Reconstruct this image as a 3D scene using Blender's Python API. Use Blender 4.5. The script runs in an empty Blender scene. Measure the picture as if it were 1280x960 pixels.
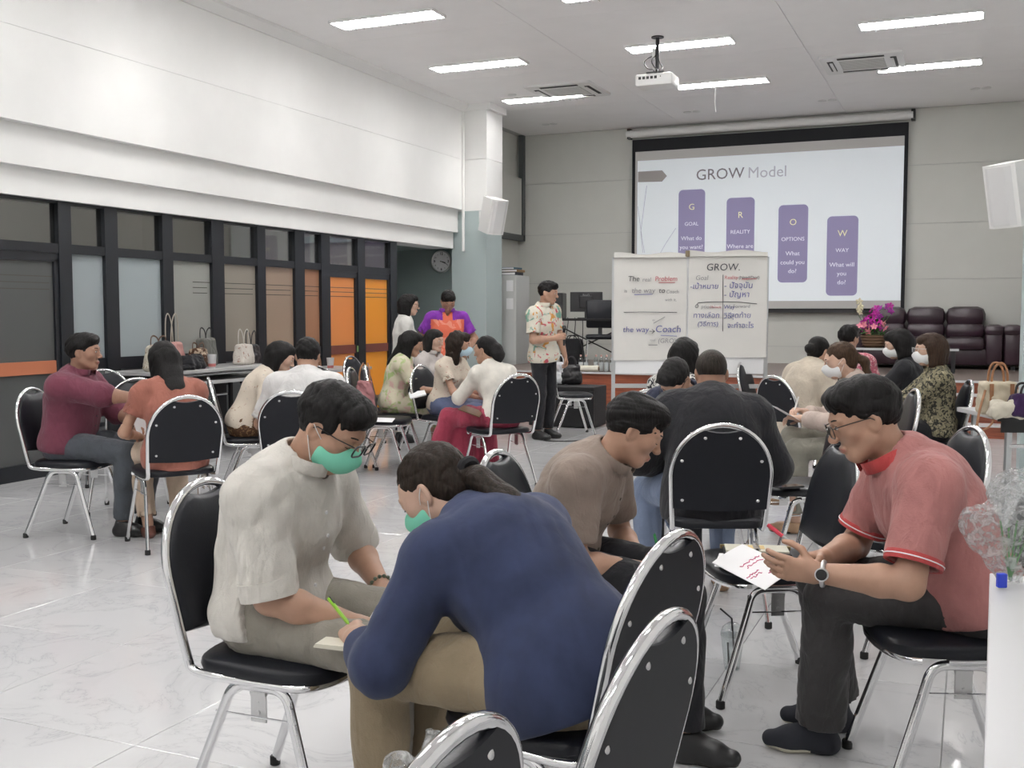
import bpy, bmesh, math, random
import numpy as np
from mathutils import Vector, Matrix, Euler

rng = random.Random(7)
scene = bpy.context.scene
COL = scene.collection

# ------------------------------------------------------------------ camera
CAM_H = 1.40
FPX = 1330.0
PITCH = math.atan(90.0 / FPX)
YAW = math.radians(23.3)
cam_data = bpy.data.cameras.new('camera')
cam_data.sensor_width = 36.0
cam_data.lens = FPX / 1280.0 * 36.0
cam_data.clip_start = 0.05
cam = bpy.data.objects.new('camera', cam_data)
cam.location = (0, 0, CAM_H)
cam.rotation_euler = (math.radians(90) - PITCH, 0, YAW)
COL.objects.link(cam)
scene.camera = cam

# ------------------------------------------------------------------ view + world
scene.view_settings.view_transform = 'Standard'
scene.view_settings.look = 'None'
scene.view_settings.exposure = 0.0
scene.view_settings.gamma = 1.0
scene.view_settings.use_curve_mapping = False
scene.cycles.diffuse_bounces = 7
world = bpy.data.worlds.new('world')
scene.world = world
world.use_nodes = True
world.node_tree.nodes['Background'].inputs[0].default_value = (0.80, 0.86, 0.90, 1)
world.node_tree.nodes['Background'].inputs[1].default_value = 0.25

# ------------------------------------------------------------------ room numbers (metres)
XL = -7.25          # glazed partition
XU = -7.00          # upper left wall face
XR = 1.35           # right wall
YF = 17.40          # far wall
YB = -3.0           # wall behind the camera
HC = 4.47           # ceiling
STAGE_Y = 13.75     # front of the platform
STAGE_H = 0.58
ROWS_X = (-5.70, -3.15, -0.57)
ROWS_Y = (-1.30, 0.95, 3.20, 5.45, 7.70, 9.92, 12.17, 14.40)
LAMP_W = 26.0        # tube emission strength
WASH_W = 42.0      # wall-wash spot power

# wall-wash downlights along the left wall
for _y in (5.2, 7.5, 9.95, 12.2, 14.05):
    ld = bpy.data.lights.new('wall_wash', 'SPOT')
    ld.energy = WASH_W
    ld.spot_size = math.radians(72)
    ld.spot_blend = 1.0
    ld.shadow_soft_size = 0.05
    ld.color = (1.0, 0.98, 0.95)
    lo = bpy.data.objects.new('wall_wash', ld)
    lo.location = (XU + 0.95, _y, HC - 0.03)
    lo.rotation_euler = (0, math.radians(24), 0)
    COL.objects.link(lo)

# ------------------------------------------------------------------ placing helpers
SY, CY = math.sin(YAW), math.cos(YAW)
def W(u, d, h=0.46):
    """world x, y of a point d metres ahead of the viewer that shows at column u."""
    zc = d * math.cos(PITCH) + (CAM_H - h) * math.sin(PITCH)
    lat = (u - 640.0) / FPX * zc
    return (-d * SY + lat * CY, d * CY + lat * SY)
def RAY(u, v):
    c = Vector(((u - 640.0) / FPX, (480.0 - v) / FPX, -1.0))
    return cam.rotation_euler.to_matrix() @ c
def AT_H(u, v, h):
    r = RAY(u, v); t = (h - CAM_H) / r.z
    return Vector((0, 0, CAM_H)) + r * t
def AT_Y(u, v, y):
    r = RAY(u, v); t = y / r.y
    return Vector((0, 0, CAM_H)) + r * t
def AT_X(u, v, x):
    r = RAY(u, v); t = x / r.x
    return Vector((0, 0, CAM_H)) + r * t
def AHEAD(u, v, d):
    r = RAY(u, v); t = d / (r.x * -SY + r.y * CY)
    return Vector((0, 0, CAM_H)) + r * t
def TURN(phi):
    """object rotation so local +Y faces phi degrees clockwise from the viewing direction."""
    return YAW - math.radians(phi)

# ------------------------------------------------------------------ scene graph helpers
def tag(o, label=None, cat=None, group=None, kind=None):
    if label: o['label'] = label
    if cat: o['category'] = cat
    if group: o['group'] = group
    if kind: o['kind'] = kind
    return o
def thing(name, label, cat, loc=(0, 0, 0), rz=0.0, group=None, kind=None):
    o = bpy.data.objects.new(name, None)
    o.empty_display_size = 0.1
    COL.objects.link(o)
    o.location = loc
    o.rotation_euler = (0, 0, rz)
    return tag(o, label, cat, group, kind)
def link(name, me, parent=None, loc=None, rot=None):
    o = bpy.data.objects.new(name, me)
    COL.objects.link(o)
    if parent is not None: o.parent = parent
    if loc is not None: o.location = loc
    if rot is not None: o.rotation_euler = rot
    return o
def copy_tree(o, parent=None):
    c = o.copy(); COL.objects.link(c); c.parent = parent
    for ch in list(o.children): copy_tree(ch, c)
    return c

class MB:
    """collects simple shapes, then links them as one mesh object"""
    def __init__(self): self.v = []; self.f = []; self.m = []; self.cur = 0
    def add(self, verts, faces):
        n = len(self.v)
        self.v.extend([tuple(p) for p in verts])
        for f in faces:
            self.f.append(tuple(i + n for i in f)); self.m.append(self.cur)
        return self
    def box(self, lo, hi, bev=0.0):
        if bev <= 0:
            x0, y0, z0 = lo; x1, y1, z1 = hi
            vs = [(x0,y0,z0),(x1,y0,z0),(x1,y1,z0),(x0,y1,z0),(x0,y0,z1),(x1,y0,z1),(x1,y1,z1),(x0,y1,z1)]
            return self.add(vs, [(0,3,2,1),(4,5,6,7),(0,1,5,4),(1,2,6,5),(2,3,7,6),(3,0,4,7)])
        bm = bmesh.new()
        bmesh.ops.create_cube(bm, size=1.0)
        for v in bm.verts:
            v.co = Vector(((lo[i] + hi[i]) / 2 + v.co[i] * (hi[i] - lo[i]) for i in range(3)))
        bmesh.ops.bevel(bm, geom=list(bm.edges), offset=bev, segments=2, profile=0.5, affect='EDGES')
        return self.bm(bm)
    def bm(self, bm):
        bm.verts.ensure_lookup_table(); bm.verts.index_update()
        self.add([v.co[:] for v in bm.verts], [[v.index for v in f.verts] for f in bm.faces])
        bm.free(); return self
    def tube(self, pts, r, seg=10, closed=False, ends=True, flat=None):
        """round bar swept along points; r a number or a list; flat=(axis vector, factor)"""
        P = [Vector(p) for p in pts]; n = len(P)
        R = r if isinstance(r, (list, tuple)) else [r] * n
        T = []
        for i in range(n):
            if closed: t = P[(i + 1) % n] - P[i - 1]
            else: t = P[min(i + 1, n - 1)] - P[max(i - 1, 0)]
            T.append(t.normalized() if t.length > 1e-9 else Vector((0, 0, 1)))
        up = Vector((0, 0, 1)) if abs(T[0].z) < 0.9 else Vector((1, 0, 0))
        nrm = (up - T[0] * up.dot(T[0])).normalized()
        vs = []; fs = []
        for i in range(n):
            nrm = nrm - T[i] * nrm.dot(T[i])
            nrm = nrm.normalized() if nrm.length > 1e-6 else T[i].orthogonal().normalized()
            b = T[i].cross(nrm)
            for k in range(seg):
                a = 2 * math.pi * k / seg
                off = (nrm * math.cos(a) + b * math.sin(a)) * R[i]
                if flat:
                    ax = Vector(flat[0]); off = off + ax * off.dot(ax) * (flat[1] - 1)
                vs.append(P[i] + off)
        for i in range(n if closed else n - 1):
            j = (i + 1) % n
            for k in range(seg):
                l = (k + 1) % seg
                fs.append((i * seg + k, i * seg + l, j * seg + l, j * seg + k))
        if ends and not closed:
            fs.append(tuple(range(seg))[::-1]); fs.append(tuple((n - 1) * seg + k for k in range(seg)))
        return self.add(vs, fs)
    def lathe(self, prof, seg=20, c=(0, 0, 0)):
        """profile of (radius, height) turned about z"""
        vs = []; fs = []
        for r, z in prof:
            for k in range(seg):
                a = 2 * math.pi * k / seg
                vs.append((c[0] + r * math.cos(a), c[1] + r * math.sin(a), c[2] + z))
        for i in range(len(prof) - 1):
            for k in range(seg):
                l = (k + 1) % seg
                fs.append((i * seg + k, i * seg + l, (i + 1) * seg + l, (i + 1) * seg + k))
        fs.append(tuple(range(seg))[::-1]); fs.append(tuple((len(prof) - 1) * seg + k for k in range(seg)))
        return self.add(vs, fs)
    def prism(self, poly, z0, z1, axes=(0, 1, 2)):
        """flat outline in two axes, thick along the third"""
        n = len(poly); vs = []
        for z in (z0, z1):
            for p in poly:
                q = [0, 0, 0]; q[axes[0]] = p[0]; q[axes[1]] = p[1]; q[axes[2]] = z; vs.append(q)
        fs = [tuple(range(n))[::-1], tuple(range(n, 2 * n))]
        for i in range(n):
            j = (i + 1) % n
            fs.append((i, j, j + n, i + n))
        return self.add(vs, fs)
    def ball(self, c, r, seg=12, rings=8):
        rr = r if isinstance(r, (tuple, list)) else (r, r, r)
        vs = [(c[0], c[1], c[2] - rr[2])]; fs = []
        for i in range(1, rings):
            p = math.pi * i / rings
            for k in range(seg):
                a = 2 * math.pi * k / seg
                vs.append((c[0] + rr[0] * math.sin(p) * math.cos(a), c[1] + rr[1] * math.sin(p) * math.sin(a), c[2] - rr[2] * math.cos(p)))
        vs.append((c[0], c[1], c[2] + rr[2])); top = len(vs) - 1
        for k in range(seg):
            l = (k + 1) % seg
            fs.append((0, 1 + l, 1 + k))
            for i in range(rings - 2):
                a = 1 + i * seg
                fs.append((a + k, a + l, a + seg + l, a + seg + k))
            a = 1 + (rings - 2) * seg
            fs.append((a + k, a + l, top))
        return self.add(vs, fs)
    def mesh(self, name, mats, smooth=False):
        me = bpy.data.meshes.new(name)
        me.from_pydata(self.v, [], self.f)
        mats = mats if isinstance(mats, (list, tuple)) else [mats]
        for m in mats: me.materials.append(m)
        if len(mats) > 1: me.polygons.foreach_set('material_index', self.m)
        bm = bmesh.new(); bm.from_mesh(me)
        bmesh.ops.recalc_face_normals(bm, faces=list(bm.faces))
        bm.to_mesh(me); bm.free()
        if smooth:
            me.polygons.foreach_set('use_smooth', [True] * len(me.polygons))
            try: me.set_sharp_from_angle(angle=math.radians(40))
            except Exception: pass
        me.update()
        return me
    def build(self, name, mats, parent=None, smooth=False, loc=None, rot=None):
        return link(name, self.mesh(name, mats, smooth), parent, loc, rot)

def arc(c, r, a0, a1, n, ax=(0, 1)):
    out = []
    for i in range(n + 1):
        a = math.radians(a0 + (a1 - a0) * i / n)
        p = list(c); p[ax[0]] += r * math.cos(a); p[ax[1]] += r * math.sin(a); out.append(tuple(p))
    return out
def smooth_path(pts, it=2):
    """round the corners of an open path"""
    P = [Vector(p) for p in pts]
    for _ in range(it):
        Q = [P[0]]
        for a, b in zip(P[:-1], P[1:]):
            Q.append(a * 0.75 + b * 0.25); Q.append(a * 0.25 + b * 0.75)
        Q.append(P[-1]); P = Q
    return P
def rrect(w, h, r, n=4):
    out = []
    for cx, cy, a in ((w/2-r, h/2-r, 0), (-w/2+r, h/2-r, 90), (-w/2+r, -h/2+r, 180), (w/2-r, -h/2+r, 270)):
        for i in range(n + 1):
            t = math.radians(a + 90 * i / n); out.append((cx + r * math.cos(t), cy + r * math.sin(t)))
    return out

# ------------------------------------------------------------------ materials
MATS = {}
def mat(name, col=(0.5, 0.5, 0.5), rough=0.5, metal=0.0, spec=0.5, emit=None, estr=0.0, trans=0.0, alpha=1.0, coat=0.0, sheen=0.0):
    if name in MATS: return MATS[name]
    m = bpy.data.materials.new(name); m.use_nodes = True
    b = m.node_tree.nodes['Principled BSDF']
    b.inputs['Base Color'].default_value = (*col, 1)
    b.inputs['Roughness'].default_value = rough
    b.inputs['Metallic'].default_value = metal
    b.inputs['Specular IOR Level'].default_value = spec
    b.inputs['Transmission Weight'].default_value = trans
    b.inputs['Alpha'].default_value = alpha
    b.inputs['Coat Weight'].default_value = coat
    b.inputs['Sheen Weight'].default_value = sheen
    if emit:
        b.inputs['Emission Color'].default_value = (*emit, 1)
        b.inputs['Emission Strength'].default_value = estr
    m.diffuse_color = (*col, 1)
    MATS[name] = m
    return m
def nodes_of(m):
    nt = m.node_tree
    return nt, nt.nodes['Principled BSDF']
def coords(nt, kind='Object', scale=(1, 1, 1)):
    tc = nt.nodes.new('ShaderNodeTexCoord'); mp = nt.nodes.new('ShaderNodeMapping')
    mp.inputs['Scale'].default_value = scale
    nt.links.new(tc.outputs[kind], mp.inputs['Vector'])
    return mp.outputs['Vector']
def noise(nt, vec, scale, detail=3, rough=0.55, dist=0.0):
    n = nt.nodes.new('ShaderNodeTexNoise')
    n.inputs['Scale'].default_value = scale; n.inputs['Detail'].default_value = detail
    n.inputs['Roughness'].default_value = rough; n.inputs['Distortion'].default_value = dist
    nt.links.new(vec, n.inputs['Vector'])
    return n.outputs['Fac']
def ramp(nt, fac, stops, interp='LINEAR'):
    r = nt.nodes.new('ShaderNodeValToRGB'); r.color_ramp.interpolation = interp
    el = r.color_ramp.elements
    while len(el) < len(stops): el.new(0.5)
    for e, (p, c) in zip(el, stops):
        e.position = p; e.color = (*c, 1)
    nt.links.new(fac, r.inputs['Fac'])
    return r.outputs['Color']
def mixc(nt, fac, a, b, mode='MIX'):
    m = nt.nodes.new('ShaderNodeMix'); m.data_type = 'RGBA'; m.blend_type = mode
    for sock, val in ((m.inputs[0], fac), (m.inputs[6], a), (m.inputs[7], b)):
        if hasattr(val, 'is_linked') or isinstance(val, bpy.types.NodeSocket): nt.links.new(val, sock)
        elif isinstance(val, (int, float)): sock.default_value = val
        else: sock.default_value = (*val, 1)
    return m.outputs[2]
def bump(nt, b, height, strength=0.2, dist=0.01):
    n = nt.nodes.new('ShaderNodeBump')
    n.inputs['Strength'].default_value = strength; n.inputs['Distance'].default_value = dist
    nt.links.new(height, n.inputs['Height']); nt.links.new(n.outputs['Normal'], b.inputs['Normal'])

def fabric(name, col, var=0.12, weave=260.0, rough=0.85, wr=0.25, sheen=0.1):
    """woven cloth: slight shade variation, fine weave, soft creases"""
    if name in MATS: return MATS[name]
    m = mat(name, col, rough, sheen=sheen, spec=0.25); nt, b = nodes_of(m)
    v = coords(nt)
    n1 = noise(nt, v, 9.0, 4)
    lo = tuple(c * (1 - var) for c in col); hi = tuple(min(1, c * (1 + var)) for c in col)
    nt.links.new(ramp(nt, n1, [(0.3, lo), (0.7, hi)]), b.inputs['Base Color'])
    v2 = coords(nt, scale=(1.0, 1.0, 0.45))
    n2 = noise(nt, v2, 16.0, 3, 0.5, 0.6)
    n3 = noise(nt, v, weave, 1)
    ad = nt.nodes.new('ShaderNodeMath'); ad.operation = 'MULTIPLY_ADD'
    ad.inputs[1].default_value = 0.06
    nt.links.new(n3, ad.inputs[0]); nt.links.new(n2, ad.inputs[2])
    bump(nt, b, ad.outputs[0], min(1, wr * 2.2), 0.03)
    return m
def printed(name, base, spots, scale=22.0, thr=0.58, rough=0.85, width=0.03):
    """cloth with scattered printed motifs of several colours"""
    if name in MATS: return MATS[name]
    m = mat(name, base, rough, spec=0.25); nt, b = nodes_of(m)
    v = coords(nt); cur = base
    for i, (c, sc, th) in enumerate(spots):
        mp = nt.nodes.new('ShaderNodeMapping'); mp.inputs['Location'].default_value = (3.1 * i, 1.7 * i, 5.3 * i)
        nt.links.new(v, mp.inputs['Vector'])
        f = noise(nt, mp.outputs['Vector'], sc, 2.5, 0.55, 0.8)
        fac = ramp(nt, f, [(th, (0, 0, 0)), (min(0.99, th + width), (1, 1, 1))])
        cur = mixc(nt, fac, cur, c)
    nt.links.new(cur, b.inputs['Base Color'])
    bump(nt, b, noise(nt, coords(nt, scale=(1, 1, .5)), 15.0, 3, 0.5, 0.6), 0.25, 0.02)
    return m
# ================================================================== ROOM
def paint(name, col, rough=0.6, amp=0.015, sc=3.0):
    if name in MATS: return MATS[name]
    m = mat(name, col, rough, spec=0.3); nt, b = nodes_of(m)
    v = coords(nt, 'Object')
    n = noise(nt, v, sc, 4)
    nt.links.new(ramp(nt, n, [(0.3, tuple(c * (1 - amp) for c in col)), (0.7, tuple(min(1, c * (1 + amp)) for c in col))]), b.inputs['Base Color'])
    bump(nt, b, noise(nt, v, 90.0, 2), 0.05, 0.004)
    return m
M_WHITE = paint('white_wall_paint', (0.85, 0.85, 0.835))
M_CEIL = paint('ceiling_paint', (0.94, 0.93, 0.93))
M_FAR = paint('grey_wall_paint', (0.60, 0.605, 0.57))
M_SAGE = paint('sage_wall_paint', (0.235, 0.29, 0.285))
M_PILLAR = paint('pale_sage_paint', (0.46, 0.54, 0.54))
M_BLACK = mat('black_aluminium', (0.012, 0.014, 0.018), 0.35)
M_DKGREY = mat('dark_grey_trunking', (0.09, 0.10, 0.10), 0.5)
M_CHROME = mat('chrome', (0.78, 0.78, 0.79), 0.10, 1.0)
M_STEEL = mat('brushed_steel', (0.62, 0.62, 0.62), 0.28, 1.0)
M_BLKPL = mat('black_plastic', (0.012, 0.012, 0.014), 0.4)
M_RUBBER = mat('black_rubber', (0.01, 0.01, 0.01), 0.7)
M_WHPL = mat('white_plastic', (0.78, 0.78, 0.77), 0.35)
M_PAPER = mat('white_paper', (0.82, 0.82, 0.83), 0.8)
M_LAM = mat('white_laminate', (0.56, 0.56, 0.57), 0.35)
M_ALU = mat('grey_aluminium', (0.55, 0.57, 0.58), 0.35, 0.7)

# --- floor
def marble():
    m = mat('marble_tile', (0.7, 0.7, 0.7), 0.10, spec=0.55); nt, b = nodes_of(m)
    g = nt.nodes.new('ShaderNodeNewGeometry'); oi = nt.nodes.new('ShaderNodeObjectInfo')
    ad = nt.nodes.new('ShaderNodeVectorMath'); ad.operation = 'MULTIPLY_ADD'
    ad.inputs[1].default_value = (1, 1, 1)
    nt.links.new(g.outputs['Position'], ad.inputs[0])
    sc = nt.nodes.new('ShaderNodeMath'); sc.operation = 'MULTIPLY'; sc.inputs[1].default_value = 40.0
    nt.links.new(oi.outputs['Random'], sc.inputs[0]); nt.links.new(sc.outputs[0], ad.inputs[2])
    v = ad.outputs[0]
    n = noise(nt, v, 1.9, 6, 0.62, 1.2)
    mr = nt.nodes.new('ShaderNodeMath'); mr.operation = 'SUBTRACT'; mr.inputs[1].default_value = 0.5
    nt.links.new(n, mr.inputs[0])
    ab = nt.nodes.new('ShaderNodeMath'); ab.operation = 'ABSOLUTE'; nt.links.new(mr.outputs[0], ab.inputs[0])
    vein = ramp(nt, ab.outputs[0], [(0.0, (0.50, 0.50, 0.52)), (0.006, (0.60, 0.60, 0.605)), (0.05, (0.63, 0.63, 0.635))])
    cl = ramp(nt, noise(nt, v, 0.9, 4), [(0.3, (0.93, 0.93, 0.94)), (0.7, (1, 1, 1))])
    nt.links.new(mixc(nt, 1.0, vein, cl, 'MULTIPLY'), b.inputs['Base Color'])
    return m
M_MARBLE = marble()
ORD = ['first', 'second', 'third', 'fourth', 'fifth', 'sixth', 'seventh', 'eighth']
M_TUBE = mat('fluorescent_tube', (0.9, 0.9, 0.9), 0.5, emit=(1.0, 0.985, 0.97), estr=LAMP_W * 4)
M_GROUT = mat('tile_grout', (0.50, 0.50, 0.50), 0.8)
floor = MB().box((-8.8, YB - .2, -0.12), (XR + .2, YF + .3, -0.012)).build('floor', M_GROUT)
tag(floor, 'white veined marble tile floor', None, None, 'structure')
TS = 0.80
tb = MB(); q = TS / 2 - 0.0015
tb.add([(-q, -q, -0.012), (q, -q, -0.012), (q, q, -0.012), (-q, q, -0.012),
        (-q, -q, -0.001), (q, -q, -0.001), (q, q, -0.001), (-q, q, -0.001),
        (-q + .002, -q + .002, 0), (q - .002, -q + .002, 0), (q - .002, q - .002, 0), (-q + .002, q - .002, 0)],
       [(0,1,5,4),(1,2,6,5),(2,3,7,6),(3,0,4,7),(4,5,9,8),(5,6,10,9),(6,7,11,10),(7,4,8,11),(8,9,10,11)])
tile_me = tb.mesh('tile', M_MARBLE)
x = XL + TS / 2
nx = 0
while x - TS / 2 < XR:
    y = YB + TS / 2
    while y - TS / 2 < STAGE_Y + .3:
        link('tile', tile_me, floor, (x, y, 0)); y += TS
    x += TS
link('tile', tile_me, floor, (XL - TS / 2, 13.0, 0)); link('tile', tile_me, floor, (XL - TS / 2, 13.8, 0))

# --- ceiling
ceiling = MB().box((-8.8, YB - .2, HC + 0.012), (XR + .2, YF + .3, HC + 0.10)).build('ceiling', mat('ceiling_joint', (0.55, 0.55, 0.55), 0.8))
tag(ceiling, 'white panelled ceiling', None, None, 'structure')
px = [XL, -4.43, -1.86, XR]
py = [YB + i * 2.27 for i in range(9)] + [YF]
for i in range(3):
    for j in range(len(py) - 1):
        MB().box((px[i] + .003, py[j] + .003, HC), (px[i + 1] - .003, py[j + 1] - .003, HC + 0.012)).build('panel', M_CEIL, ceiling)

# --- left side: stepped white fascia above a glazed partition
wl = MB()
wl.box((XL - .3, YB, 2.92), (XU, 14.43, 3.655)); wl.box((XL - .3, YB, 3.66), (XU, 14.43, HC))
wl.box((XL - .3, YB, 3.64), (XU - .006, 14.43, 3.67))
wl.box((XL - .3, YB, 2.585), (XU - .08, 14.40, 2.92)); wl.box((XL - .3, YB, 2.35), (XU - .15, 14.38, 2.585))
tag(wl.build('wall_left', M_WHITE), 'white stepped upper wall above the glazed partition', None, None, 'structure')
tag(MB().prism([(XU, HC), (XU + .10, HC), (XU + .10, HC - .035), (XU + .02, HC - .11), (XU, HC - .11)], YB, 14.5, (0, 2, 1)).build('trim_1', M_WHITE), 'white cornice along the left wall', None, None, 'structure')
tag(MB().box((XU, 14.36, 2.3), (XU + .035, 14.40, HC - .11), .008).build('trim_2', M_WHITE), 'vertical white cable cover at the corner', None, None, 'structure')

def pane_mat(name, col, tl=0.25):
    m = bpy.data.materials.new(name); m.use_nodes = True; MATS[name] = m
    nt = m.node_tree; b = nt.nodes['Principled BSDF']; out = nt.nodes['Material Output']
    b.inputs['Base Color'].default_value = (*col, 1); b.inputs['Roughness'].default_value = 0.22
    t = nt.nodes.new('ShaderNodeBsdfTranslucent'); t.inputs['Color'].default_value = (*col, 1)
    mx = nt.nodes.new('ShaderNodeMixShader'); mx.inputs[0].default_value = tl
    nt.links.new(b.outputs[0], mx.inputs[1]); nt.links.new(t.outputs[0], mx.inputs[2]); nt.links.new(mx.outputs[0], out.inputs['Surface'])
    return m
def clear_glass(name, tint=(0.75, 0.78, 0.78), gl=0.16):
    m = bpy.data.materials.new(name); m.use_nodes = True; MATS[name] = m
    nt = m.node_tree; out = nt.nodes['Material Output']; nt.nodes.remove(nt.nodes['Principled BSDF'])
    tr = nt.nodes.new('ShaderNodeBsdfTransparent'); tr.inputs[0].default_value = (*tint, 1)
    g = nt.nodes.new('ShaderNodeBsdfGlossy'); g.inputs['Roughness'].default_value = 0.02
    fr = nt.nodes.new('ShaderNodeLayerWeight'); fr.inputs[0].default_value = 0.5
    pw = nt.nodes.new('ShaderNodeMath'); pw.operation = 'POWER'; pw.inputs[1].default_value = 3.0
    nt.links.new(fr.outputs['Facing'], pw.inputs[0])
    ad = nt.nodes.new('ShaderNodeMath'); ad.operation = 'MULTIPLY_ADD'; ad.inputs[1].default_value = 0.6; ad.inputs[2].default_value = gl * 0.3
    nt.links.new(pw.outputs[0], ad.inputs[0])
    mx = nt.nodes.new('ShaderNodeMixShader')
    nt.links.new(ad.outputs[0], mx.inputs[0]); nt.links.new(tr.outputs[0], mx.inputs[1]); nt.links.new(g.outputs[0], mx.inputs[2])
    nt.links.new(mx.outputs[0], out.inputs['Surface'])
    return m
M_CLEAR = clear_glass('clear_glass', (0.80, 0.81, 0.80))
M_STRIPE = mat('clear_film_line', (0.10, 0.095, 0.085), 0.15)
M_RAILO = mat('orange_wood_rail', (0.44, 0.15, 0.075), 0.4)
M_RAILB = mat('red_brown_rail', (0.16, 0.045, 0.03), 0.4)
PANES = [(0, 68, (0.115, 0.12, 0.12), 'door'), (84, 126, (0.42, 0.47, 0.49), ''), (142, 198, (0.45, 0.51, 0.53), ''),  # glow of the room behind is painted into the frosted pane colours
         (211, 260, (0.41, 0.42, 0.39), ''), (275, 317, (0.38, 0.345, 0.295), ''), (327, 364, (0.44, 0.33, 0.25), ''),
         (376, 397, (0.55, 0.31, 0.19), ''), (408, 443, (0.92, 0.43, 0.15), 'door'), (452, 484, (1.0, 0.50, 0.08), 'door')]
YS = [(AT_X(max(a, 1), 300, XL).y, AT_X(b, 300, XL).y) for a, b, _, _ in PANES]
part_y1 = AT_X(492, 300, XL).y
win = MB()
# posts between the panes, head, transom, sill rails and base
edges = [YS[0][0] - 1.55] + [0] * 0
bars = []
prev = YS[0][0]
for i, (y0, y1) in enumerate(YS):
    nxt = YS[i + 1][0] if i + 1 < len(YS) else part_y1
    bars.append((y1, nxt))
glaz = thing('window_1', 'black framed glazed partition with frosted panes', None, (XL, 0, 0), 0, None, 'structure')
for a, b in bars: MB().box((-.05, a, 0), (.05, b, 2.40)).build('post', M_BLACK, glaz)
for z0, z1, nm in ((2.33, 2.42, 'head_rail'), (1.905, 1.985, 'transom'), (0.0, 0.13, 'base_rail')):
    MB().box((-.045, YB, z0), (.045, part_y1, z1)).build(nm, M_BLACK, glaz)
# panes continue towards the viewer, out of the picture
near = []
yy = YS[0][0] + 0.02
MB().box((-.05, YS[0][0] - .62, 0), (.05, YS[0][0] - .50, 2.40)).build('post', M_BLACK, glaz)
full = [(YS[0][0] - .50, YS[0][1])] + YS[1:]
yq = YS[0][0] - .62
while yq > YB + 1.2:
    full.insert(0, (yq - 1.05, yq)); MB().box((-.05, yq - 1.15, 0), (.05, yq - 1.05, 2.40)).build('post', M_BLACK, glaz); yq -= 1.15
k0 = len(full) - len(PANES)
for i, (y0, y1) in enumerate(full):
    j = i - k0
    col = PANES[j][2] if j >= 0 else (0.42, 0.47, 0.49)
    door = j >= 0 and PANES[j][3] == 'door'
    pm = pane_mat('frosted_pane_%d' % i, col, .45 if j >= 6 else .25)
    MB().box((-.006, y0, 1.985), (.006, y1, 2.33)).build('pane', M_CLEAR, glaz)
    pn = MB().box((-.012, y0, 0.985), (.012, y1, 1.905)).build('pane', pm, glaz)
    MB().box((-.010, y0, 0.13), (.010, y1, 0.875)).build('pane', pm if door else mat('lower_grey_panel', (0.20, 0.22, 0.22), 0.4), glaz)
    rm = (M_RAILO if j == 0 else M_RAILB) if door else M_BLACK
    MB().box((-.03, y0, 0.875), (.03, y1, 0.985)).build('rail', rm, glaz)
    if door:
        MB().box((-.035, y0, 1.83), (.035, y1, 1.905)).build('door_head', M_BLACK, glaz)
        MB().box((-.035, y1 - .045, 0.13), (.035, y1, 1.85)).build('stile', M_BLACK, glaz)
    if j == 0 or j >= 3:
        for z in (1.70, 1.645, 1.59):
            a = y0 + (y1 - y0) * (0.55 if j == 3 else 0.0)
            MB().box((0.010, a, z), (0.0145, y1 if z > 1.66 else y0 + (y1 - y0) * .92, z + 0.007)).build('film_line', M_STRIPE, pn)
e = MB().box((0.03, full[-2][1] - .02, .89), (.045, full[-2][1] + .07, .97)).build('sign', mat('green_sign', (0.25, 0.42, 0.15), 0.5), glaz)
MB().box((0.045, full[-2][1] + .01, .90), (.047, full[-2][1] + .035, .955)).build('symbol', M_PAPER, e)
# corridor behind the partition
cor = MB(); cor.box((-10.4, YB, -.1), (-10.3, 15, 3.0)); cor.box((-10.4, YB, 2.95), (XL - .3, 15, 3.05)); cor.box((-10.4, YB, -.12), (XL - .06, 12.6, -.02))
cor.box((-10.4, 12.70, -.1), (XL - .05, 12.78, 3.0)); cor.box((-10.4, YB - .1, -.1), (XL, YB, 3.0))
tag(cor.build('wall_corridor', paint('corridor_paint', (0.30, 0.29, 0.27))), 'grey corridor seen through the partition', None, None, 'structure')
for k in range(4):  # unseen lamps, added so the upper panes do not look black
    t = thing('corridor_fill_light', 'long added fill light behind the partition, %s from the doors' % ORD[3 - k], 'ceiling light', (-8.6, 2.6 + 2.95 * k, 2.949), math.pi / 2, 'added corridor fill lights')
    MB().box((-.62, -.09, -.04), (.62, .09, 0)).build('housing', M_WHPL, t); MB().tube([(-.59, 0, -.055), (.59, 0, -.055)], .014, 8).build('tube', M_TUBE, t, True)
# recess with the clock
rc = MB(); rc.box((-8.75, 14.70, 0), (-7.0, 14.85, 2.36)); rc.box((-8.75, 12.6, 0), (-8.65, 14.85, 2.36)); rc.box((-8.75, 12.6, 2.36), (XL - .29, 14.85, 2.45))
tag(rc.build('wall_recess', M_SAGE), 'sage green recessed wall behind the clock', None, None, 'structure')
tag(MB().box((-7.20, 14.43, 0), (-6.63, 15.0, 2.90)).build('wall_pillar_left', M_PILLAR), 'pale sage pillar below the white upper wall', None, None, 'structure')
tag(MB().box((-7.20, 14.43, 2.90), (-6.62, 15.0, 3.655)).box((-7.2, 14.43, 3.66), (-6.62, 15.0, HC)).box((-7.2, 14.40, HC - .10), (-6.55, 15.0, HC)).build('wall_pillar_head', M_WHITE), 'white upper part of the left pillar', None, None, 'structure')
# left wall beyond the pillar
tag(MB().box((-7.6, 14.9, 0), (-7.38, YF, HC)).build('wall_left_far', M_FAR), 'grey side wall beyond the pillar', None, None, 'structure')
tag(MB().box((-7.38, 15.0, 2.74), (-7.26, YF - .12, 3.72)).build('wall_bulkhead', M_FAR), 'boxed-out white bulkhead on the side wall', None, None, 'structure')
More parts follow.
